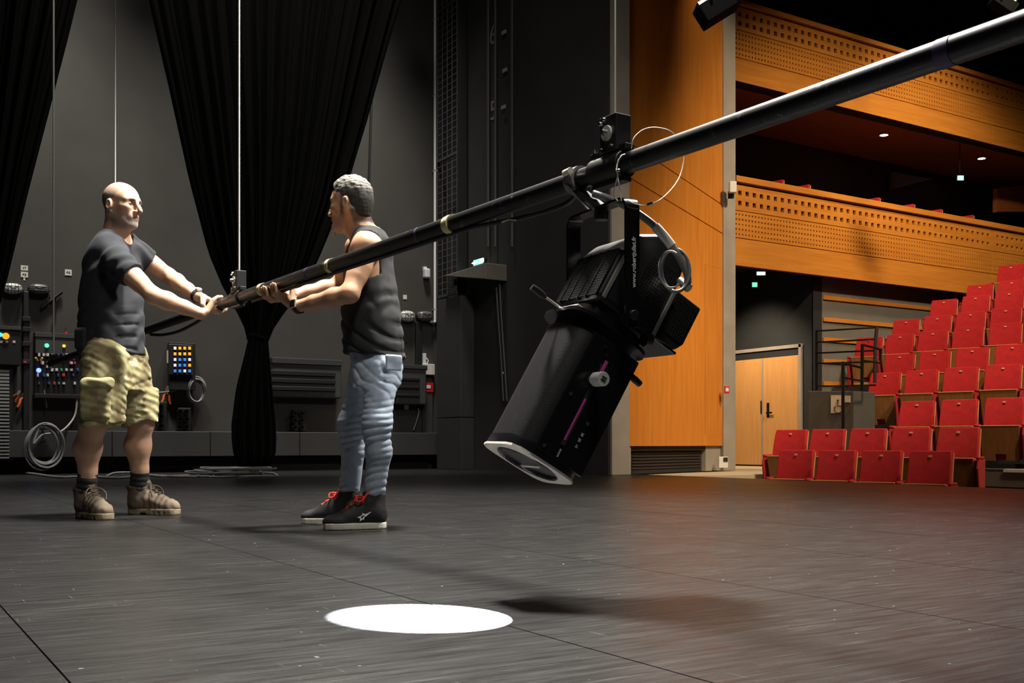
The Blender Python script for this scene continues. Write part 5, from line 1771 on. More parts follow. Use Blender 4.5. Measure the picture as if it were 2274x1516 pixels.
def head(fd, H, s=1.0, neck=None, nose=1.0, brow=1.0):
    X = lambda f, l, u: H.p(f * s, l * s, u * s)
    E = lambda c, r: ellip(X(*c), np.array(r) * s, H.R)
    C = lambda a, b, ra, rb: rcone(X(*a), X(*b), ra * s, rb * s)
    fd.add(E((-0.014, 0, 0.034), (0.096, 0.075, 0.088)), 0.01)
    fd.add(E((0.030, 0, 0.030), (0.064, 0.062, 0.062)), 0.03)
    fd.add(E((0.030, 0, -0.040), (0.062, 0.058, 0.080)), 0.03)
    for q in (-1, 1):
        fd.add(C((-0.010, q * 0.052, -0.058), (0.062, q * 0.020, -0.106), 0.022, 0.017), 0.03)
        fd.add(C((0.072, q * 0.046, 0.019), (0.090, q * 0.016, 0.020), 0.010 * brow, 0.010 * brow), 0.02)
        fd.add(E((0.058, q * 0.044, -0.020), (0.028, 0.020, 0.018)), 0.025)
        fd.add(E((0.099, q * 0.032, 0.002), (0.020, 0.020, 0.0145)), 0.009, 's')
        fd.add(E((0.0775, q * 0.032, -0.002), (0.0135, 0.0145, 0.0125)), 0.004)
        fd.add(C((-0.030, q * 0.055, -0.045), (0.0, q * 0.055, -0.01), 0.02, 0.02), 0.02)
        # ear
        Re = H.R
        fd.add(ellip(X(-0.014, q * 0.079, -0.012), np.array((0.0200, 0.0130, 0.034)) * s, Re), 0.005)
        fd.add(C((-0.010, q * 0.078, -0.040), (-0.004, q * 0.076, -0.046), 0.008, 0.007), 0.006)
        fd.add(ellip(X(-0.011, q * 0.093, -0.008), np.array((0.0115, 0.0115, 0.021)) * s, Re), 0.004, 's')
        fd.add(C((0.001, q * 0.077, -0.014), (0.002, q * 0.077, -0.024), 0.005, 0.005), 0.004)
    fd.add(C((0.078, 0, -0.106), (0.082, 0, -0.108), 0.021, 0.020), 0.025)
    # nose
    fd.add(C((0.086, 0, 0.018), (0.110 * nose, 0, -0.020), 0.0085, 0.0100), 0.014)
    fd.add(C((0.108 * nose, 0, -0.022), (0.117 * nose, 0, -0.036), 0.0100, 0.0120), 0.008)
    for q in (-1, 1):
        fd.add(E((0.103, q * 0.0135, -0.040), (0.013, 0.0085, 0.0095)), 0.006)
        fd.add(E((0.112, q * 0.008, -0.0485), (0.006, 0.0045, 0.005)), 0.003, 's')
    # mouth
    fd.add(E((0.078, 0, -0.066), (0.022, 0.032, 0.028)), 0.02)
    for q in (-1, 1):
        fd.add(C((0.090, q * 0.022, -0.071), (0.099, 0, -0.0655), 0.0045, 0.0062), 0.006)
        fd.add(C((0.089, q * 0.020, -0.074), (0.0965, 0, -0.0805), 0.0045, 0.0078), 0.006)
        fd.add(C((0.096, q * 0.022, -0.0722), (0.1045, 0, -0.0722), 0.0022, 0.0026), 0.002, 's')
    if neck is not None:
        fd.add(rcone(X(-0.028, 0, -0.045), neck, 0.056 * s, 0.062 * s), 0.03)
        fd.add(rcone(X(0.02, 0, -0.085), neck + H.f * 0.03, 0.040 * s, 0.045 * s), 0.03)

def grip(fd, C, a, e1, e2, wrist, th0, sg, thumb=True, tb=(62, 36, 70), cs=1.0, lift=0.0):
    """hand closing round the bar. th0: angle of the knuckles (deg, from e1 to e2), sg: way the fingers curl"""
    def at(th, r, s): return C + a * s + (e1 * math.cos(math.radians(th)) + e2 * math.sin(math.radians(th))) * r
    off = [0.034, 0.0115, -0.011, -0.032]
    Ls = [tuple(q * cs for q in L_) for L_ in [(60, 40, 34), (64, 44, 36), (62, 42, 34), (54, 34, 30)]]
    kn = []
    for i, s in enumerate(off):
        t0 = th0 + (0, 3, 0, -5)[i] * sg
        k0 = at(t0, PR + 0.019 + lift, s)
        kn.append(k0)
        t1 = t0 + sg * Ls[i][0]; t2 = t1 + sg * Ls[i][1]; t3 = t2 + sg * Ls[i][2]
        pts = [k0, at(t1, PR + 0.0125 + lift * 0.7, s * 0.97), at(t2, PR + 0.0105, s * 0.95), at(t3, PR + 0.0095, s * 0.93)]
        rad = [0.0112, 0.0100, 0.0090, 0.0078]
        if i == 3: rad = [r * 0.88 for r in rad]
        for j in range(3):
            fd.add(rcone(pts[j], pts[j + 1], rad[j], rad[j + 1]), 0.003)
        fd.add(rcone(pts[1], pts[1] + 0.001, rad[1] * 1.08, rad[1] * 1.08), 0.003)
    # palm: a fan of tapered rods from wrist to knuckles
    pn = nrm(np.cross(kn[0] - kn[3], (kn[0] + kn[3]) / 2 - wrist))
    for i, k0 in enumerate(kn):
        w = wrist + a * (0.020 - 0.013 * i)
        fd.add(rcone(w, k0, 0.0155, 0.0125), 0.014)
    fd.add(rcone(wrist, (kn[1] + kn[2]) / 2 * 0.55 + wrist * 0.45, 0.024, 0.021, pn, 0.75), 0.02)
    if thumb:
        b0 = wrist * 0.62 + kn[0] * 0.38 + a * 0.016
        tt = th0 - sg * tb[0]
        m1 = at(tt + sg * 4, PR + 0.022, 0.050)
        m2 = at(tt - sg * tb[1], PR + 0.0125, 0.050)
        m3 = at(tt - sg * tb[2], PR + 0.0105, 0.044)
        fd.add(rcone(b0, m1, 0.018, 0.0125), 0.012)
        fd.add(rcone(m1, m2, 0.0122, 0.0108), 0.004)
        fd.add(rcone(m2, m3, 0.0106, 0.0088), 0.003)
    return kn

def arm(fd, sh, el, wr, r=(0.058, 0.046, 0.049, 0.031), k=0.02):
    fd.add(rcone(sh, el, r[0], r[1]), k)
    m = sh * 0.55 + el * 0.45
    fd.add(rcone(m, m * 0.7 + el * 0.3, r[0] * 0.95, r[1] * 1.05), k)
    q = el * 0.72 + wr * 0.28
    fd.add(rcone(el, q, r[1], r[2]), k)
    fd.add(rcone(q, el * 0.35 + wr * 0.65, r[2], r[3] * 1.18), k)
    fd.add(rcone(el * 0.35 + wr * 0.65, wr, r[3] * 1.18, r[3], None), k)

class Man:
    def __init__(self, px, Y):
        self.X0, self.Y0 = (px - CX) * Y / FPX, Y
        self.root_loc = c2w(self.X0, Y, 0)
    def J(self, px, py, Y):
        return A3((px - CX) * Y / FPX - self.X0, Y - self.Y0, CAMH + (HY - py) * Y / FPX)
    def bar(self, px):
        p = bar_at(px)
        return A3(p.x * CYW - p.y * SY - self.X0, p.x * SY + p.y * CYW - self.Y0, p.z)
BD = A3(bdir.x * CYW - bdir.y * SY, bdir.x * SY + bdir.y * CYW, 0)
UP3 = A3(0, 0, 1)

SKIN = np.array((0.56, 0.335, 0.225))
M['skin'] = vmat('skin', 0.5, 0.03, 500, 0.06)
M['eye'] = mat('eye_dark', (0.03, 0.022, 0.018), 0.45)  # whole eye dark: socket shadow put into its colour
M['hair'] = vmat('hair', 0.8, 0.6, 220)
def cloth(name, **kw):
    return vmat(name, 0.92, kw.get('bump', 0.25), kw.get('scale', 500))
M['cloth'] = cloth('cloth')
M['collar'] = mat('collar_rib', (0.012, 0.0135, 0.018), 0.95)
M['seam'] = mat('seam_thread', (0.20, 0.17, 0.08), 0.9)
M['lace_brown'] = mat('brown_lace', (0.09, 0.065, 0.045), 0.8)
M['leather'] = vmat('leather', 0.7, 0.3, 160)
def const(c):
    return lambda V: np.tile(np.array(c), (len(V), 1))
def noisy(c, amt=0.25, f=14, seed=1):
    def fn(V):
        n = NZ[seed](V, f)
        return np.clip(np.array(c)[None, :] * (1 + amt * n[:, None]), 0, 1)
    return fn

def tube_on(path, r, name, m, parent, closed=False, n=8):
    return MB().tube([tuple(p) for p in path], r, n, closed=closed).build(name, m, parent, True)

def strap(c, ax, r, w, name, m, parent, e=1.0):
    """band round a wrist: c centre, ax axis"""
    return MB().lathe([(r, -w / 2), (r + 0.003, -w / 2), (r + 0.003, w / 2), (r, w / 2), (r, -w / 2)], tuple(c), tuple(ax), 22).build(name, m, parent, True)

def foot_solid(fr, upper, sole, name_u, name_s, col_u, col_s, parent, h=0.004, mat_u='leather'):
    """fr: Frame at the heel on the ground; upper/sole: lists of (prim builder)"""
    Pw = lambda f, l, u: fr.p(f, l, u)
    lo = np.minimum.reduce([Pw(-0.03, -0.08, -0.02), Pw(0.36, 0.08, 0.26), Pw(-0.03, 0.08, 0), Pw(0.36, -0.08, 0)]) - 0.02
    hi = np.maximum.reduce([Pw(-0.03, -0.08, -0.02), Pw(0.36, 0.08, 0.26), Pw(-0.03, 0.08, 0), Pw(0.36, -0.08, 0)]) + 0.02
    fu = Field(lo, hi, h)
    upper(fu, Pw, fr)
    o = field_object(fu, name_u, mat_u, parent, col_u)
    fs = Field(lo, hi, h)
    sole(fs, Pw, fr)
    field_object(fs, name_s, mat_u, o, col_s)
    return o

def planar(fr, pts_fn, z0, z1, rad=0.004):
    """extruded footprint. pts_fn(local f,l) -> 2-D signed distance"""
    def fn(P):
        q = fr.inv(P)
        d = pts_fn(q[..., 0], q[..., 1])
        z = np.maximum(z0 - q[..., 2], q[..., 2] - z1)
        return np.maximum(d, z)
    lo = np.minimum.reduce([fr.p(f, l, 0) for f in (-0.02, 0.34) for l in (-0.07, 0.07)])
    hi = np.maximum.reduce([fr.p(f, l, 0) for f in (-0.02, 0.34) for l in (-0.07, 0.07)])
    lo = lo + A3(0, 0, z0); hi = hi + A3(0, 0, z1)
    return fn, lo, hi
def sole2d(L_, heel=0.034, ball=0.049, toe=0.036, grow=0.0):
    def fn(f, l):
        w = np.interp(f, [0, 0.06, 0.5 * L_, 0.70 * L_, 0.9 * L_, L_], [heel, heel + 0.002, heel + 0.004, ball, toe + 0.004, toe * 0.6]).astype(np.float32)
        d1 = np.abs(l) - w
        # rounded ends
        e1 = np.sqrt(np.maximum(heel - f, 0) ** 2 + np.where(f < heel, l, 0) ** 2) - heel
        e2 = np.sqrt(np.maximum(f - (L_ - toe * 1.25), 0) ** 2 + (np.where(f > L_ - toe * 1.25, l, 0) * 0.9) ** 2) - toe * 1.25
        return np.maximum(np.maximum(d1, np.where(f < heel, e1, -1)), np.where(f > L_ - toe * 1.25, e2, -1)) - grow
    return fn

# ------------------------------------------------------------------ man in T-shirt and camouflage shorts
def man_shorts():
    m = Man(255, 5.60)
    J = m.J
    root = empty('person', m.root_loc, -YAW, 'man in dark T-shirt, camouflage shorts and brown work boots holding the bar', 'person')
    F = nrm((0.94, -0.34, 0)); Rr = nrm((-0.34, -0.94, 0))
    H = Frame(J(270, 456, 5.58), nrm((0.935, -0.355, -0.03)))
    lo, hi = A3(-0.34, -0.42, -0.01), A3(0.72, 0.42, 1.84)
    fd = Field(lo, hi, 0.004)
    nb = J(252, 540, 5.60)
    head(fd, H, 1.0, nb, 1.07, 1.3)
    shR, elR, wrR = J(262, 582, 5.42), J(340, 656, 5.36), J(447, 697, 5.47)
    shL, elL, wrL = J(306, 566, 5.74), J(374, 612, 5.84), J(441, 659, 5.70)
    # torso core
    def secs(k):
        T = [(516, 262, 0.10, 0.055), (535, 258, 0.150, 0.078), (560, 254, 0.168, 0.100), (600, 250, 0.172, 0.122), (650, 248, 0.170, 0.138), (700, 247, 0.170, 0.150), (745, 247, 0.172, 0.152), (795, 251, 0.172, 0.145)]
        return [(J(0, y, 5.6)[2], *J(x, y, 5.6)[:2], a_ - k, b_ - k) for y, x, a_, b_ in T]
    fd.add(sweep(secs(0.022), F, Rr), 0.03)
    fd.add(rcone(nb, shR, 0.055, 0.06), 0.03); fd.add(rcone(nb, shL, 0.055, 0.06), 0.03)
    arm(fd, shR, elR, wrR, (0.053, 0.042, 0.045, 0.030)); arm(fd, shL, elL, wrL, (0.053, 0.041, 0.043, 0.029))
    e1 = nrm((BD[1], -BD[0], 0))
    if e1[0] > 0: e1 = -e1
    grip(fd, m.bar(486), BD, e1, UP3, wrR, -30, -1, True, (52, 36, 70))
    grip(fd, m.bar(464), BD, e1, UP3, wrL, 72, 1)
    # legs
    frR = Frame(J(178, 0, 5.60) * A3(1, 1, 0), nrm((0.74, -0.67, 0)))
    frL = Frame(J(287, 0, 5.86) * A3(1, 1, 0), nrm((0.965, -0.26, 0)))
    hipR, knR, anR = J(232, 800, 5.48), J(206, 945, 5.46), frR.p(0.066, 0, 0.14)
    hipL, knL, anL = J(282, 800, 5.70), J(313, 940, 5.74), frL.p(0.066, 0, 0.14)
    for hp_, kn_, an_ in ((hipR, knR, anR), (hipL, knL, anL)):
        fd.add(rcone(hp_, kn_, 0.090, 0.064), 0.03)
        back = -F * 0.018
        cal = kn_ * 0.66 + an_ * 0.34 + back
        fd.add(rcone(kn_, cal, 0.060, 0.068), 0.03)
        fd.add(rcone(cal, kn_ * 0.25 + an_ * 0.75, 0.068, 0.043), 0.03)
        fd.add(rcone(kn_ * 0.3 + an_ * 0.7, an_, 0.045, 0.043), 0.02)
        fd.add(rcone(kn_ + F * 0.030, kn_ + F * 0.030 + UP3 * 0.02, 0.034, 0.034), 0.03)
    fd.add(rcone(hipR, hipL, 0.10, 0.10), 0.04)
    def col(V):
        q = H.inv(V)
        f, l, u = q[:, 0], q[:, 1], q[:, 2]
        c = np.tile(SKIN, (len(V), 1))
        n = NZ[0](V, 9); n2 = NZ[1](V, 120); n3 = NZ[2](V, 60)
        c = c * (1 + 0.06 * n[:, None])
        hd = np.sqrt(f * f + l * l + u * u) < 0.17
        def mixin(w, k):
            nonlocal c
            w = np.clip(w, 0, 1)[:, None]
            c = c * (1 - w) + np.array(k) * w
        red = np.exp(-((f - 0.108) ** 2 + l ** 2 * 0.6 + (u + 0.03) ** 2) / 0.0009) * hd
        mixin(red * 0.35, (0.58, 0.25, 0.18))
        # cropped grey hair
        hl = np.interp(f, [-0.12, -0.085, -0.05, -0.015, 0.012, 0.045, 0.075, 0.1], [-0.075, -0.07, -0.05, 0.01, 0.028, 0.075, 0.095, 0.105])
        w = sstep(u - hl, -0.006, 0.010) * hd * (np.abs(l) < 0.09)
        mixin(w * (0.62 + 0.25 * n2), (0.24, 0.215, 0.19))
        side = w * sstep(-u, -0.055, -0.015)
        mixin(side * 0.55, (0.095, 0.075, 0.06))
        # greying beard
        b = sstep(-u - np.interp(f, [-0.02, 0.02, 0.05, 0.09, 0.11], [0.012, 0.030, 0.052, 0.056, 0.060]), -0.006, 0.012) * sstep(f, -0.018, -0.004) * sstep(u, -0.142, -0.122) * hd
        mixin(b * (0.68 + 0.3 * n2), (0.20, 0.18, 0.17))
        chin = np.exp(-((f - 0.095) ** 2 + (u + 0.108) ** 2 + 0.3 * l ** 2) / 0.0008) * hd
        mixin(chin * 0.5, (0.50, 0.47, 0.43))
        lips = np.exp(-(((u + 0.073) / 0.0095) ** 2 + (l / 0.023) ** 4)) * (f > 0.085) * hd
        mixin(lips * 0.75, (0.36, 0.13, 0.105))
        line = np.exp(-(((u + 0.0722) / 0.003) ** 2 + (l / 0.024) ** 4)) * (f > 0.085) * hd
        mixin(line * 0.8, (0.10, 0.03, 0.03))  # shade of the lip groove painted as a dark line
        for s_ in (-1, 1):
            br = np.exp(-(((u - 0.0205 + 0.12 * (np.abs(l) - 0.03) ** 1) / 0.0068) ** 2 + ((l - s_ * 0.032) / 0.021) ** 4)) * (f > 0.06) * hd
            mixin(br * 0.95, (0.05, 0.035, 0.03))
            es = np.exp(-(((u + 0.001) / 0.011) ** 2 + ((l - s_ * 0.032) / 0.018) ** 2)) * (f > 0.06) * hd
            mixin(es * 0.75, (0.13, 0.06, 0.045))  # socket shadow painted into the skin around each eye
        # forearm and leg hair tone
        leg = (V[:, 2] < 0.62)
        mixin(leg * (0.35 + 0.12 * n2), (0.33, 0.185, 0.12))
        arm_ = (V[:, 0] > 0.12) & (V[:, 2] < 1.32) & (V[:, 2] > 0.9)
        mixin(arm_ * (0.12 + 0.10 * n2), (0.40, 0.24, 0.15))
        return np.clip(c, 0, 1)
    body = field_object(fd, 'body', 'skin', root, col)
    for s_ in (-1, 1):
        MB().ball(tuple(H.p(0.0872, s_ * 0.032, -0.002)), 0.0125, 14, (0.42, 1.0, 0.40), Matrix([list(r) for r in H.R.tolist()])).build('eye', 'eye', body, True)
    # ---- T-shirt
    ft = Field(A3(-0.26, -0.36, 0.78), A3(0.30, 0.36, 1.56), 0.005)
    ft.add(sweep(secs(0.0), F, Rr), 0.03)
    for sh, el, le in ((shR, elR, 0.38), (shL, elL, 0.33)):
        ft.add(rcone(nb, sh - (el - sh) * 0.02, 0.058, 0.072), 0.04)
        ft.add(rcone(sh, sh * (1 - le) + el * le, 0.073, 0.071), 0.03)
    # sag of cloth under the chest, folds
    def folds(P):
        n1, n2 = NZ[0](P, 2.2), NZ[3](P, 4.0)
        z = P[..., 2]
        low = sstep(-z, -1.16, -0.98)
        g = (P @ F)
        ph = (z + 0.35 * np.abs(g - 0.02) * 0.6 - 0.25 * g) * 6.283 / 0.058 + 2.6 * n1
        f1 = 0.011 * (1 - np.abs(np.sin(ph * 0.5))) ** 2 * low * sstep(n2, -0.5, 0.3)
        f2 = 0.0035 * np.sin((P @ (UP3 - F * 0.9)) * 6.283 / 0.12 + 3.0 * n2)
        return f1 + f2 + 0.0010 * NZ[4](P, 10)
    ft.warp(folds)
    hemz = J(0, 776, 5.6)[2]
    def cut(P):
        x = (P[..., 0] - J(250, 0, 5.6)[0])
        d = hemz - 0.16 * x - P[..., 2] - 0.006 * np.sin(x * 60)
        for sh, el, le in ((shR, elR, 0.38), (shL, elL, 0.33)):
            ax = nrm(el - sh)
            d = np.maximum(d, np.where(((P - sh) @ ax > 0) & (np.sqrt((((P - sh) - ((P - sh) @ ax)[..., None] * ax) ** 2).sum(-1)) < 0.115) & (P[..., 0] > sh[0] + 0.01), (P - sh) @ ax - np.linalg.norm(el - sh) * (le + 0.02), -1))
        # neckline
        nk = nb + F * 0.035 + UP3 * 0.035
        d = np.maximum(d, 0.076 - np.sqrt(((P - nk) ** 2).sum(-1)))
        return d
    ft.clip(cut)
    tee = field_object(ft, 'tee_shirt', 'cloth', root, noisy((0.0125, 0.014, 0.0195), 0.25, 22, 1), 4)
    # collar rib
    nk = nb + F * 0.035 + UP3 * 0.035
    tl = nrm(UP3 * 0.80 + F * 0.60)
    b1 = nrm(np.cross(tl, Rr)); b2 = np.cross(tl, b1)
    ring = [nk - tl * 0.020 + (b1 * math.cos(6.283 * k / 32) + b2 * math.sin(6.283 * k / 32)) * 0.0775 for k in range(32)]
    tube_on(ring, 0.0078, 'collar', M['collar'], tee, True)
    # ---- shorts
    fs = Field(A3(-0.30, -0.38, 0.40), A3(0.34, 0.38, 1.02), 0.005)
    zw = J(0, 742, 5.6)[2]
    fs.add(sweep([(J(0, 868, 5.6)[2], *J(257, 868, 5.6)[:2], 0.18, 0.120), (J(0, 810, 5.6)[2], *J(251, 810, 5.6)[:2], 0.178, 0.140), (zw, *J(249, 742, 5.6)[:2], 0.160, 0.130)], F, Rr), 0.03)
    hR0, hR1 = J(232, 800, 5.47), J(226, 950, 5.43)
    hL0, hL1 = J(284, 800, 5.70), J(311, 946, 5.73)
    fs.add(rcone(hR0, hR1, 0.115, 0.116), 0.03)
    fs.add(rcone(hL0, hL1, 0.110, 0.098), 0.03)
    # cargo pockets
    def pocket(c, fdir, w, h, d):
        sd = nrm(np.cross(UP3, fdir))
        R = np.stack([sd, fdir, UP3], 1)
        fs.add(rbox(c, (w, d, h), 0.022, R), 0.006)
        return R
    def crease(P):
        n1, n2 = NZ[1](P, 3.2), NZ[2](P, 7)
        r1 = 0.006 * (1 - np.abs(np.sin((P @ A3(0.35, 0.2, 1)) * 3.1416 / 0.07 + 1.6 * n1))) ** 2
        r2 = 0.004 * (1 - np.abs(np.sin((P @ A3(1.0, 0.3, -0.5)) * 3.1416 / 0.10 + 1.5 * n2))) ** 2
        return r1 * sstep(n2, -0.6, 0.4) + r2 + 0.0018 * n2 + 0.0014 * NZ[5](P, 16)
    fs.warp(crease)
    pn_ = nrm((-0.06, -1, 0))
    pocket(J(212, 893, 5.325), pn_, 0.078, 0.090, 0.024)
    pocket(J(216, 851, 5.312), pn_, 0.088, 0.030, 0.022)
    pocket(J(330, 890, 5.70), nrm((0.9, -0.4, 0)), 0.06, 0.075, 0.03)
    fs.warp(lambda P: 0.0018 * np.sin((P @ A3(0.4, 0.3, 1)) * 6.283 / 0.045 + 2.5 * NZ[1](P, 5)))
    hz = J(0, 948, 5.45)[2]
    hz2 = J(0, 940, 5.73)[2]
    xm = J(281, 0, 5.6)[0]
    def cut2(P):
        x = P[..., 0]
        hem = np.where(x < xm, hz + 0.02 * (xm - x) * 0 + 0.010 * np.sin(x * 40), hz2 + 0.10 * (x - xm) + 0.008 * np.sin(x * 55))
        return np.maximum(hem - P[..., 2], P[..., 2] - zw)
    fs.clip(cut2)
    def camo(V):
        a, b, c_ = NZ[0](V, 5.5, (1, 1, 1.4)), NZ[3](V, 8, (1, 1, 1.2)), NZ[4](V, 13)
        base = np.tile(np.array((0.31, 0.27, 0.135)), (len(V), 1))
        def mx(w, k):
            nonlocal base
            w = w[:, None]; base = base * (1 - w) + np.array(k) * w
        mx(sstep(a + 0.3 * c_, 0.15, 0.4) * 0.8, (0.225, 0.215, 0.095))
        mx(sstep(b + 0.3 * c_, 0.35, 0.55) * 0.75, (0.19, 0.13, 0.065))
        mx(sstep(-b + 0.4 * a + 0.2 * c_, 0.55, 0.75) * 0.7, (0.50, 0.46, 0.28))
        mx(sstep(c_ - a, 0.9, 1.1) * 0.5, (0.11, 0.10, 0.05))
        return base
    sho = field_object(fs, 'camouflage_shorts', 'cloth', root, camo)
    # seams and flaps
    def seam(pts, nm, r=0.0028):
        tube_on(pts, r, nm, M['seam'], sho)
    # ---- belt pouch and strap
    pc = J(183, 752, 5.46)
    R = np.stack([nrm((1, -0.25, 0)), nrm((0.25, 1, 0)), UP3], 1)
    fp = Field(pc - 0.12, pc + 0.12, 0.004)
    fp.add(rbox(pc, (0.036, 0.028, 0.058), 0.018, R), 0)
    fp.add(rbox(pc - A3(-0.004, 0, 0.075), (0.022, 0.018, 0.04), 0.012, R), 0.02)
    pch = field_object(fp, 'belt_pouch', 'leather', root, const((0.012, 0.012, 0.012)))
    # ---- watch
    ax = nrm(wrL - elL)
    c = wrL - ax * 0.012
    w_ = strap(c, ax, 0.0345, 0.020, 'wrist_watch', 'kit_black', root)
    up_ = nrm(np.cross(ax, np.cross(UP3 + A3(0.3, -0.4, 0), ax)))
    MB().cyl(tuple(c + up_ * 0.034), tuple(c + up_ * 0.044), 0.019, 0.017, 20).build('watch_case', 'alu', w_, 40)
    # ---- socks and boots
    for fr, an_, kn_, nm in ((frR, anR, knR, 'r'), (frL, anL, knL, 'l')):
        ank = fr.p(0.062, 0, 0.115)
        fk = Field(np.minimum(an_, ank) - 0.1, np.maximum(an_, ank) + 0.12, 0.005)
        top = an_ * 0.76 + kn_ * 0.24
        ank = fr.p(0.062, 0, 0.10)
        fk.add(rcone(ank, top, 0.053, 0.0505), 0)
        fk.warp(lambda P: 0.0025 * np.sin(P[..., 2] * 6.283 / 0.03 + 2 * NZ[1](P, 5)))
        fk.clip(lambda P: P[..., 2] - 0.243)
        field_object(fk, 'sock', 'cloth', root, noisy((0.012, 0.012, 0.014), 0.3, 60, 2))
        # smooth the ankle into the boot on the body side is hidden by the sock
        def upper(fu, X, fr):
            fu.add(rcone(X(0.060, 0, 0.065), X(0.200, 0, 0.060), 0.047, 0.045), 0.01)
            fu.add(ellip(X(0.250, 0, 0.044), (0.060, 0.049, 0.046), fr.R), 0.03)
            fu.add(ellip(X(0.050, 0, 0.060), (0.052, 0.043, 0.055), fr.R), 0.02)
            fu.add(rcone(X(0.066, 0, 0.085), X(0.060, 0, 0.140), 0.055, 0.060), 0.03)
            fu.clip(lambda P: P[..., 2] - 0.152)
            fu.add(rcone(X(0.13, 0, 0.10), X(0.19, 0, 0.075), 0.034, 0.032), 0.03)
            # padded collar
            for k in range(14):
                a = 6.283 * k / 14
                fu.add(rcone(X(0.058 + 0.055 * math.cos(a), 0.052 * math.sin(a), 0.150), X(0.058 + 0.055 * math.cos(a + .45), 0.052 * math.sin(a + .45), 0.150), 0.010, 0.010), 0.008)
            fu.add(rcone(X(0.115, 0, 0.145), X(0.125, 0, 0.170), 0.022, 0.020, fr.f, 0.5), 0.01)
            fu.warp(lambda P: 0.0022 * NZ[2](P, 18) + 0.002 * np.sin(fr.inv(P)[..., 0] * 6.283 / 0.035 + 3 * NZ[1](P, 8)) * sstep(fr.inv(P)[..., 0], 0.10, 0.14))
            fu.clip(lambda P: 0.026 - P[..., 2])
        def solef(fs_, X, fr):
            fs_.add(planar(fr, sole2d(0.312, 0.042, 0.054, 0.044), 0.0, 0.034), 0)
            # cleats
            for k in range(9):
                f0 = 0.02 + 0.033 * k
                for q in (-1, 1):
                    fs_.add(rbox(fr.p(f0, q * 0.062, 0.004), (0.007, 0.018, 0.014), 0.002, fr.R), 0, 's')
            fs_.add(rbox(fr.p(0.115, 0, 0.0), (0.020, 0.09, 0.010), 0.002, fr.R), 0, 's')
        def bcol(V, fr=fr):
            q = fr.inv(V)
            n = NZ[3](V, 9); n2 = NZ[1](V, 40)
            c = np.tile(np.array((0.135, 0.100, 0.070)), (len(V), 1)) * (1 + 0.22 * n[:, None] + 0.12 * n2[:, None])
            toe = sstep(q[:, 0], 0.20, 0.27)[:, None]
            c = c * (1 - toe * 0.6) + np.array((0.26, 0.20, 0.135)) * toe * 0.6
            dk = (sstep(q[:, 2], 0.132, 0.145))[:, None]
            return np.clip(c * (1 - 0.35 * dk), 0, 1)
        bo = foot_solid(fr, upper, solef, 'work_boot', 'boot_sole', bcol, noisy((0.24, 0.19, 0.125), 0.25, 30, 2), root)
        # laces zigzag
        pts = []
        for k in range(9):
            t = k / 8
            f0 = 0.205 - 0.080 * t; u0 = 0.104 + 0.055 * t
            pts.append(fr.p(f0 + 0.012, (0.020 if k % 2 else -0.020), u0 - 0.004))
        tube_on(catmull([Vector(p) for p in pts], 3), 0.0035, 'laces', M['lace_brown'], bo)
        for q in (-1, 1):
            tube_on(catmull([Vector(p) for p in (fr.p(0.130, 0, 0.160), fr.p(0.160, q * 0.035, 0.155), fr.p(0.175, q * 0.055, 0.130), fr.p(0.182, q * 0.052, 0.098))], 4), 0.0035, 'lace_end', M['lace_brown'], bo)
    return root




man_shorts()

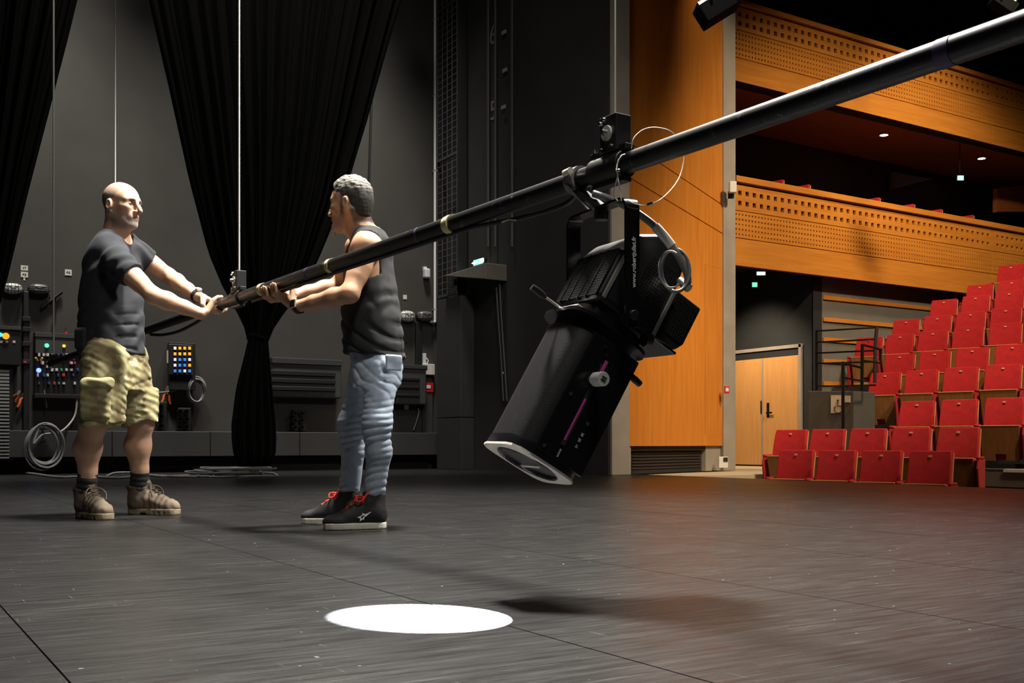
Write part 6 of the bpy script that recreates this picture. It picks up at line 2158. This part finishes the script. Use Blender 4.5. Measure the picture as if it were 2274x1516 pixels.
# ------------------------------------------------------------------ man in tank top and jeans
def man_jeans():
    m = Man(815, 4.90)
    J = m.J
    root = empty('person', m.root_loc, -YAW, 'man in black tank top, light jeans and black high-top shoes gripping the bar', 'person')
    F = nrm((-0.97, 0.24, 0)); Lf = nrm((-0.24, -0.97, 0))
    H = Frame(J(780, 453, 4.88), nrm((-0.93, 0.36, -0.04)))
    skin = np.array((0.50, 0.275, 0.165))
    fd = Field(A3(-0.62, -0.42, -0.01), A3(0.32, 0.44, 1.68), 0.004)
    nb = J(815, 533, 4.90)
    head(fd, H, 0.97, nb, 1.0, 1.0)
    shN, elN, wrN = J(817, 549, 4.735), J(777, 652, 4.64), J(657, 681, 4.80)
    shF, elF, wrF = J(797, 552, 5.06), J(750, 636, 5.12), J(648, 656, 4.99)
    def secs(k, ks=0.0):
        T = [(508, 826, 0.105, 0.050), (530, 826, 0.150, 0.072), (560, 822, 0.165, 0.090), (600, 821, 0.165, 0.103), (650, 822, 0.168, 0.117), (700, 825, 0.170, 0.130), (750, 829, 0.172, 0.133), (800, 833, 0.174, 0.133)]
        return [(J(0, y, 4.9)[2], *J(x, y, 4.9)[:2], a - k * (0.35 if y < 610 else (1 if y < 720 else 1.8)), b - k * (0.35 if y < 610 else (1 if y < 720 else 1.8))) for y, x, a, b in T]
    fd.add(sweep(secs(0.022), F, Lf), 0.03)
    for sh in (shN, shF):
        fd.add(rcone(nb - UP3 * 0.01, sh, 0.048, 0.056), 0.035)
        fd.add(rcone(sh, sh + UP3 * 0.001, 0.064, 0.064), 0.03)
    arm(fd, shN, elN, wrN, (0.054, 0.040, 0.042, 0.027)); arm(fd, shF, elF, wrF, (0.052, 0.039, 0.041, 0.027))
    e1 = nrm((BD[1], -BD[0], 0))
    if e1[0] < 0: e1 = -e1
    grip(fd, m.bar(621), BD, e1, UP3, wrN, -84, -1, True, (56, 26, 48), 0.62, 0.013)
    grip(fd, m.bar(600), BD, e1, UP3, wrF, -78, -1, True, (52, 20, 40), 0.66, 0.012)
    frN = Frame(J(858, 0, 4.87) * A3(1, 1, 0), nrm((-0.94, -0.33, 0)))
    frF = Frame(J(800, 0, 5.12) * A3(1, 1, 0), nrm((-0.985, 0.10, 0)))
    hipN, knN, anN = J(842, 812, 4.81), J(838, 938, 4.77), frN.p(0.060, 0, 0.15)
    hipF, knF, anF = J(812, 812, 5.03), J(782, 940, 5.04), frF.p(0.060, 0, 0.15)
    for hp_, kn_, an_ in ((hipN, knN, anN), (hipF, knF, anF)):
        fd.add(rcone(hp_, kn_, 0.062, 0.046), 0.03)
        fd.add(rcone(kn_, an_, 0.046, 0.034), 0.03)
        fd.add(rcone(an_, an_ - UP3 * 0.06, 0.034, 0.034), 0.02)
    fd.add(rcone(hipN, hipF, 0.065, 0.065), 0.03)
    def col(V):
        q = H.inv(V) / 0.97
        f, l, u = q[:, 0], q[:, 1], q[:, 2]
        c = np.tile(skin, (len(V), 1)) * (1 + 0.07 * NZ[0](V, 9)[:, None])
        n2 = NZ[1](V, 120)
        hd = np.sqrt(f * f + l * l + u * u) < 0.17
        def mixin(w, k):
            nonlocal c
            w = np.clip(w, 0, 1)[:, None]; c = c * (1 - w) + np.array(k) * w
        b = sstep(-u - np.interp(f, [-0.02, 0.02, 0.05, 0.09, 0.11], [0.02, 0.045, 0.066, 0.056, 0.058]), -0.006, 0.012) * sstep(f, -0.010, 0.004) * sstep(u, -0.142, -0.122) * hd
        mixin(b * (0.35 + 0.25 * n2), (0.12, 0.10, 0.09))
        lips = np.exp(-(((u + 0.073) / 0.0095) ** 2 + (l / 0.023) ** 4)) * (f > 0.085) * hd
        mixin(lips * 0.7, (0.32, 0.12, 0.10))
        for s_ in (-1, 1):
            br = np.exp(-(((u - 0.0215) / 0.006) ** 2 + ((l - s_ * 0.032) / 0.021) ** 4)) * (f > 0.06) * hd
            mixin(br * 0.85, (0.06, 0.045, 0.04))
        nape = sstep(-f, 0.026, 0.040) * sstep(u, -0.125, -0.085) * hd
        mixin(nape * 0.88, (0.035, 0.028, 0.024))
        burn = sstep(f, -0.012, 0.0) * sstep(-f, -0.022, -0.012) * sstep(u, -0.05, -0.03) * (np.abs(l) > 0.05) * hd
        mixin(burn * 0.6, (0.06, 0.05, 0.045))
        ar = (V[:, 0] < -0.10) & (V[:, 2] < 1.16)
        mixin(ar * (0.15 + 0.12 * n2), (0.34, 0.19, 0.12))
        return np.clip(c, 0, 1)
    body = field_object(fd, 'body', 'skin', root, col)
    for s_ in (-1, 1):
        MB().ball(tuple(H.p(0.0846, s_ * 0.031, -0.002)), 0.0120, 14, (0.42, 1.0, 0.40), Matrix([list(r) for r in H.R.tolist()])).build('eye', 'eye', body, True)
    # ---- hair
    s = 0.97
    fh = Field(H.c - 0.15, H.c + 0.17, 0.004)
    fh.add(ellip(H.p(-0.014 * s, 0, 0.036 * s), (0.1005 * s, 0.079 * s, 0.0915 * s), H.R), 0)
    fh.add(ellip(H.p(0.002, 0, 0.070), (0.078, 0.062, 0.062), H.R), 0.03)
    fh.add(ellip(H.p(-0.045, 0, -0.008), (0.064, 0.067, 0.070), H.R), 0.02)
    fh.add(rcone(H.p(-0.032, 0, -0.03), H.p(-0.034, 0, -0.085), 0.0595, 0.0575), 0.02)
    fh.add(ellip(H.p(0.040, 0, 0.082), (0.036, 0.046, 0.030), H.R), 0.02)
    def curls(P):
        q = H.inv(P)
        top = sstep(q[..., 2], 0.02, 0.07)
        return (0.0016 * NZ[2](P, 26) + 0.0022 * NZ[5](P, 48) + 0.0012 * NZ[0](P, 80)) * (0.25 + 0.75 * top) + 0.002 * (1 - top)
    fh.warp(curls)
    def hairline(P):
        q = H.inv(P)
        hl = np.interp(q[..., 0], [-0.12, -0.085, -0.055, -0.030, -0.022, 0.000, 0.014, 0.040, 0.060, 0.075, 0.10], [-0.068, -0.066, -0.056, -0.036, 0.016, 0.020, 0.004, 0.040, 0.070, 0.080, 0.09])
        return hl - q[..., 2]
    fh.clip(hairline)
    def hcol(V):
        q = H.inv(V)
        t = sstep(q[:, 2], 0.01, 0.095)[:, None]
        n = NZ[2](V, 45)[:, None]
        return np.clip((np.array((0.020, 0.017, 0.015)) * (1 - t) + np.array((0.15, 0.142, 0.124)) * t) * (1 + 0.5 * n), 0, 1)
    field_object(fh, 'hair', 'hair', root, hcol, 1)
    # ---- goatee
    fb = Field(H.p(0.09, 0, -0.11) - 0.09, H.p(0.09, 0, -0.11) + 0.09, 0.003)
    fb.add(rcone(H.p(0.092, 0, -0.092), H.p(0.099, 0, -0.128), 0.015, 0.010), 0)
    fb.add(rcone(H.p(0.099, 0, -0.126), H.p(0.090, 0, -0.148), 0.009, 0.003), 0.008)
    fb.add(rcone(H.p(0.076, 0.018, -0.108), H.p(0.094, 0, -0.115), 0.012, 0.012), 0.01)
    fb.add(rcone(H.p(0.076, -0.018, -0.108), H.p(0.094, 0, -0.115), 0.012, 0.012), 0.01)
    for q in (-1, 1):
        fb.add(rcone(H.p(0.102, q * 0.003, -0.058), H.p(0.090, q * 0.024, -0.068), 0.006, 0.004), 0.003)
    fb.warp(lambda P: 0.002 * NZ[3](P, 40, (1, 1, 0.3)))
    field_object(fb, 'goatee', 'hair', root, noisy((0.36, 0.33, 0.29), 0.3, 60, 2), 1)
    # ---- tank top
    ft = Field(A3(-0.30, -0.36, 0.74), A3(0.30, 0.40, 1.46), 0.005)
    ft.add(sweep(secs(0.0), F, Lf), 0)
    for sh in (shN, shF):
        ft.add(rcone(nb - UP3 * 0.005, nb * 0.35 + sh * 0.65 - UP3 * 0.002, 0.055, 0.060), 0.03)
    def folds(P):
        n1, n2 = NZ[1](P, 2.2), NZ[4](P, 4)
        low = sstep(-P[..., 2], -1.14, -0.95)
        r1 = 0.010 * (1 - np.abs(np.sin((P @ (UP3 * 1.0 - F * 0.75)) * 3.1416 / 0.085 + 1.7 * n1))) ** 2 * low * sstep(n2, -0.6, 0.3)
        r2 = 0.0022 * np.sin((P @ (UP3 + F * 0.8)) * 6.283 / 0.12 + 3 * n2)
        return r1 + r2 + 0.001 * NZ[5](P, 11)
    ft.warp(folds)
    zh = J(0, 792, 4.9)[2]
    def cut(P):
        x = P[..., 0] - J(833, 0, 4.9)[0]
        d = zh - 0.09 * x + 0.0 * x - P[..., 2] + 0.004 * np.sin(x * 55)
        for sh, sg in ((shN, 1), (shF, -1)):
            q = P - (sh - UP3 * 0.028 + F * 0.022)
            lat = (q @ Lf) * sg
            rad = np.sqrt((q @ F) ** 2 + ((q @ UP3) * 0.80) ** 2)
            d = np.maximum(d, np.minimum(0.088 - rad, lat + 0.068))
        nk = nb + F * 0.045 + UP3 * 0.045
        d = np.maximum(d, 0.092 - np.sqrt(((P - nk) ** 2).sum(-1)))
        return d
    ft.clip(cut)
    tk = field_object(ft, 'tank_top', 'cloth', root, noisy((0.0105, 0.0115, 0.0125), 0.25, 22, 3), 4)
    # ---- jeans
    fj = Field(A3(-0.30, -0.36, 0.13), A3(0.26, 0.40, 0.90), 0.004)
    zwj = J(0, 752, 4.9)[2]
    fj.add(sweep([(J(0, 862, 4.9)[2], *J(834, 862, 4.92)[:2], 0.165, 0.088), (J(0, 815, 4.9)[2], *J(838, 815, 4.92)[:2], 0.168, 0.110), (zwj, *J(830, 752, 4.92)[:2], 0.150, 0.108)], F, Lf), 0)
    fj.add(rcone(J(860, 818, 4.84), J(862, 838, 4.84), 0.068, 0.066), 0.04)
    def leg(hp_, kn_, an_, c1, r):
        fj.add(rcone(hp_, kn_, r[0], r[1]), 0.03)
        cal = kn_ * 0.62 + an_ * 0.38 - F * 0.012
        fj.add(rcone(kn_, cal, r[1], r[2]), 0.03)
        fj.add(rcone(cal, an_ - UP3 * 0.0, r[2], r[3]), 0.03)
        fj.add(rcone(kn_ + F * 0.012, kn_ + F * 0.014 - UP3 * 0.05, r[1] * 0.92, r[1] * 0.9), 0.02)
    leg(J(846, 818, 4.81), knN, frN.p(0.056, 0, 0.150), 0, (0.083, 0.064, 0.057, 0.049))
    leg(J(814, 818, 5.03), knF, frF.p(0.056, 0, 0.155), 0, (0.080, 0.062, 0.055, 0.050))
    zk = knN[2]
    def crease(P):
        z = P[..., 2]
        n1, n2 = NZ[2](P, 3.5), NZ[0](P, 7)
        w = np.exp(-((z - zk + 0.03) / 0.13) ** 2) * 1.0 + np.exp(-((z - 0.20) / 0.06) ** 2) * 1.0 + 0.10
        g = (P @ F)
        ph = (z + 0.16 * g) * 3.1416 / 0.030 + 1.7 * n1
        r1 = 0.0068 * (1 - np.abs(np.sin(ph))) ** 1.3 * w * sstep(n2, -0.9, 0.2)
        up_ = sstep(z, 0.50, 0.66)
        r2 = 0.0038 * (1 - np.abs(np.sin((P @ (UP3 - F * 0.8)) * 3.1416 / 0.06 + 1.5 * n2))) ** 2 * up_
        return r1 + r2 + 0.0012 * n2
    fj.warp(crease)
    fj.clip(lambda P: np.maximum(P[..., 2] - zwj, 0.150 + 0.006 * np.sin(P[..., 0] * 70) - P[..., 2]))
    def denim(V):
        n, n2 = NZ[1](V, 3.5), NZ[4](V, 40, (1, 1, 0.5))
        c = np.tile(np.array((0.35, 0.42, 0.52)), (len(V), 1)) * (1 + 0.10 * n[:, None] + 0.08 * n2[:, None])
        fade = np.exp(-((V[:, 2] - 0.60) / 0.14) ** 2)[:, None]
        return np.clip(c * (1 + 0.15 * fade), 0, 1)
    jn = field_object(fj, 'jeans', 'cloth', root, denim)
    # back pocket hanging over the seat
    bp_ = J(874, 806, 4.715)
    R = np.stack([nrm((0.80, 0.60, 0)), nrm((-0.60, 0.80, 0)), UP3], 1)
    fp = Field(bp_ - 0.10, bp_ + 0.10, 0.004)
    fp.add(rbox(bp_, (0.042, 0.006, 0.036), 0.005, R), 0)
    fp.warp(lambda P: 0.003 * NZ[2](P, 9))
    field_object(fp, 'back_pocket', 'cloth', jn, noisy((0.33, 0.40, 0.50), 0.12, 30, 2))
    # ---- watch and bracelet
    ax = nrm(wrN - elN)
    c = wrN - ax * 0.016
    w_ = strap(c, ax, 0.0325, 0.020, 'smart_watch', 'kit_black', root)
    out = nrm(np.cross(ax, np.cross(A3(0.1, -1, 0.25), ax)))
    sd = nrm(np.cross(out, ax))
    Rm = Matrix((Vector(ax), Vector(sd), Vector(out))).transposed()
    MB().box(tuple(c + out * 0.036), (0.034, 0.040, 0.010), Rm).build('watch_case', 'alu', w_, bevel=0.003)
    MB().box(tuple(c + out * 0.0415), (0.027, 0.033, 0.002), Rm).build('watch_screen', 'black_gloss', w_)
    ax2 = nrm(wrF - elF)
    c2_ = wrF - ax2 * 0.004
    b_ = None
    x_, y_, _ = frame_of(Vector(ax2))
    ring = [Vector(c2_) + x_ * (0.0345 * math.cos(6.283 * k / 22)) + y_ * (0.0345 * math.sin(6.283 * k / 22)) for k in range(22)]
    mb_ = MB().tube(ring, 0.003, 6, closed=True)
    br = mb_.build('bead_bracelet', 'kit_black', root, True)
    for p in ring:
        MB().ball(tuple(p), 0.0055, 8).build('bead', 'steel' if RND.random() < 0.4 else 'kit_black', br, True)
    # ---- shoes
    for fr, near in ((frN, True), (frF, False)):
        def upper(fu, X, fr):
            fu.add(rcone(X(0.050, 0, 0.060), X(0.190, 0, 0.050), 0.043, 0.038), 0.01)
            fu.add(ellip(X(0.235, 0, 0.036), (0.060, 0.043, 0.032), fr.R), 0.03)
            fu.add(ellip(X(0.046, 0, 0.055), (0.046, 0.038, 0.050), fr.R), 0.02)
            fu.add(rcone(X(0.056, 0, 0.09), X(0.052, 0, 0.160), 0.050, 0.050), 0.03)
            fu.add(rcone(X(0.105, 0, 0.105), X(0.175, 0, 0.070), 0.032, 0.026), 0.03)
            fu.add(rcone(X(0.092, 0, 0.13), X(0.098, 0, 0.172), 0.026, 0.024, fr.f, 0.5), 0.02)
            fu.warp(lambda P: 0.0015 * NZ[2](P, 14))
            fu.clip(lambda P: np.maximum(0.024 - P[..., 2], P[..., 2] - (0.166 + 0.10 * (fr.inv(P)[..., 0] - 0.06))))
        def solef(fs_, X, fr):
            fs_.add(planar(fr, sole2d(0.290, 0.038, 0.048, 0.038), 0.0, 0.030), 0)
        sh_ = foot_solid(fr, upper, solef, 'high_top_shoe', 'shoe_sole', noisy((0.013, 0.013, 0.014), 0.25, 30, 2), noisy((0.66, 0.62, 0.54), 0.08, 30, 1), root)
        pts = []
        for k in range(9):
            t = k / 8
            pts.append(fr.p(0.200 - 0.085 * t, 0.020 if k % 2 else -0.020, 0.083 + 0.062 * t + 0.004))
        tube_on(catmull([Vector(p) for p in pts], 3), 0.0032, 'laces', M['lace_red'], sh_)
        for q in (-1, 1):
            tube_on(catmull([Vector(p) for p in (fr.p(0.115, 0, 0.150), fr.p(0.145, q * 0.022, 0.150), fr.p(0.140, q * 0.044, 0.128), fr.p(0.120, q * 0.040, 0.135), fr.p(0.112, q * 0.030, 0.150))], 4), 0.0036, 'lace_loop', M['lace_red'], sh_)
        tube_on(catmull([Vector(p) for p in (fr.p(0.118, 0.030, 0.120), fr.p(0.108, 0.034, 0.145), fr.p(0.088, 0.036, 0.172))], 4), 0.0048, 'pull_strap', M['lace_red'], sh_)
        if near:
            # white star-shaped mark on the outer side
            pts = [(-0.036, 0.020), (-0.010, 0.010), (0.004, 0.016), (0.004, 0.006), (0.028, -0.004), (0.014, -0.008), (0.016, -0.022), (0.002, -0.012), (-0.004, -0.016), (-0.004, -0.005), (-0.016, 0.002)]
            cc = (0.118, 0.050)
            poly = [Vector(fr.p(cc[0] + x, 0.0475 - 0.10 * max(0, 0.03 - 0) * 0, cc[1] + 0.010 + y)) for x, y in pts]
            inner = [Vector(fr.p(cc[0] + 0.003 + x * 0.42, 0.0475, cc[1] + 0.009 + y * 0.42)) for x, y in pts]
            n = len(pts)
            off = Vector(fr.l) * 0.0025
            vs = poly + inner + [p + off for p in poly] + [p + off for p in inner]
            fs_ = []
            for k in range(n):
                j = (k + 1) % n
                fs_ += [(k, j, n + j, n + k), (2 * n + k, 3 * n + k, 3 * n + j, 2 * n + j), (k, 2 * n + k, 2 * n + j, j), (n + k, n + j, 3 * n + j, 3 * n + k)]
            MB().add(vs, fs_).build('shoe_mark', 'print_white', sh_)
    return root

M['denim_seam'] = mat('denim_seam', (0.22, 0.26, 0.33), 0.9)
M['lace_red'] = mat('red_lace', (0.75, 0.05, 0.02), 0.7)
man_jeans()
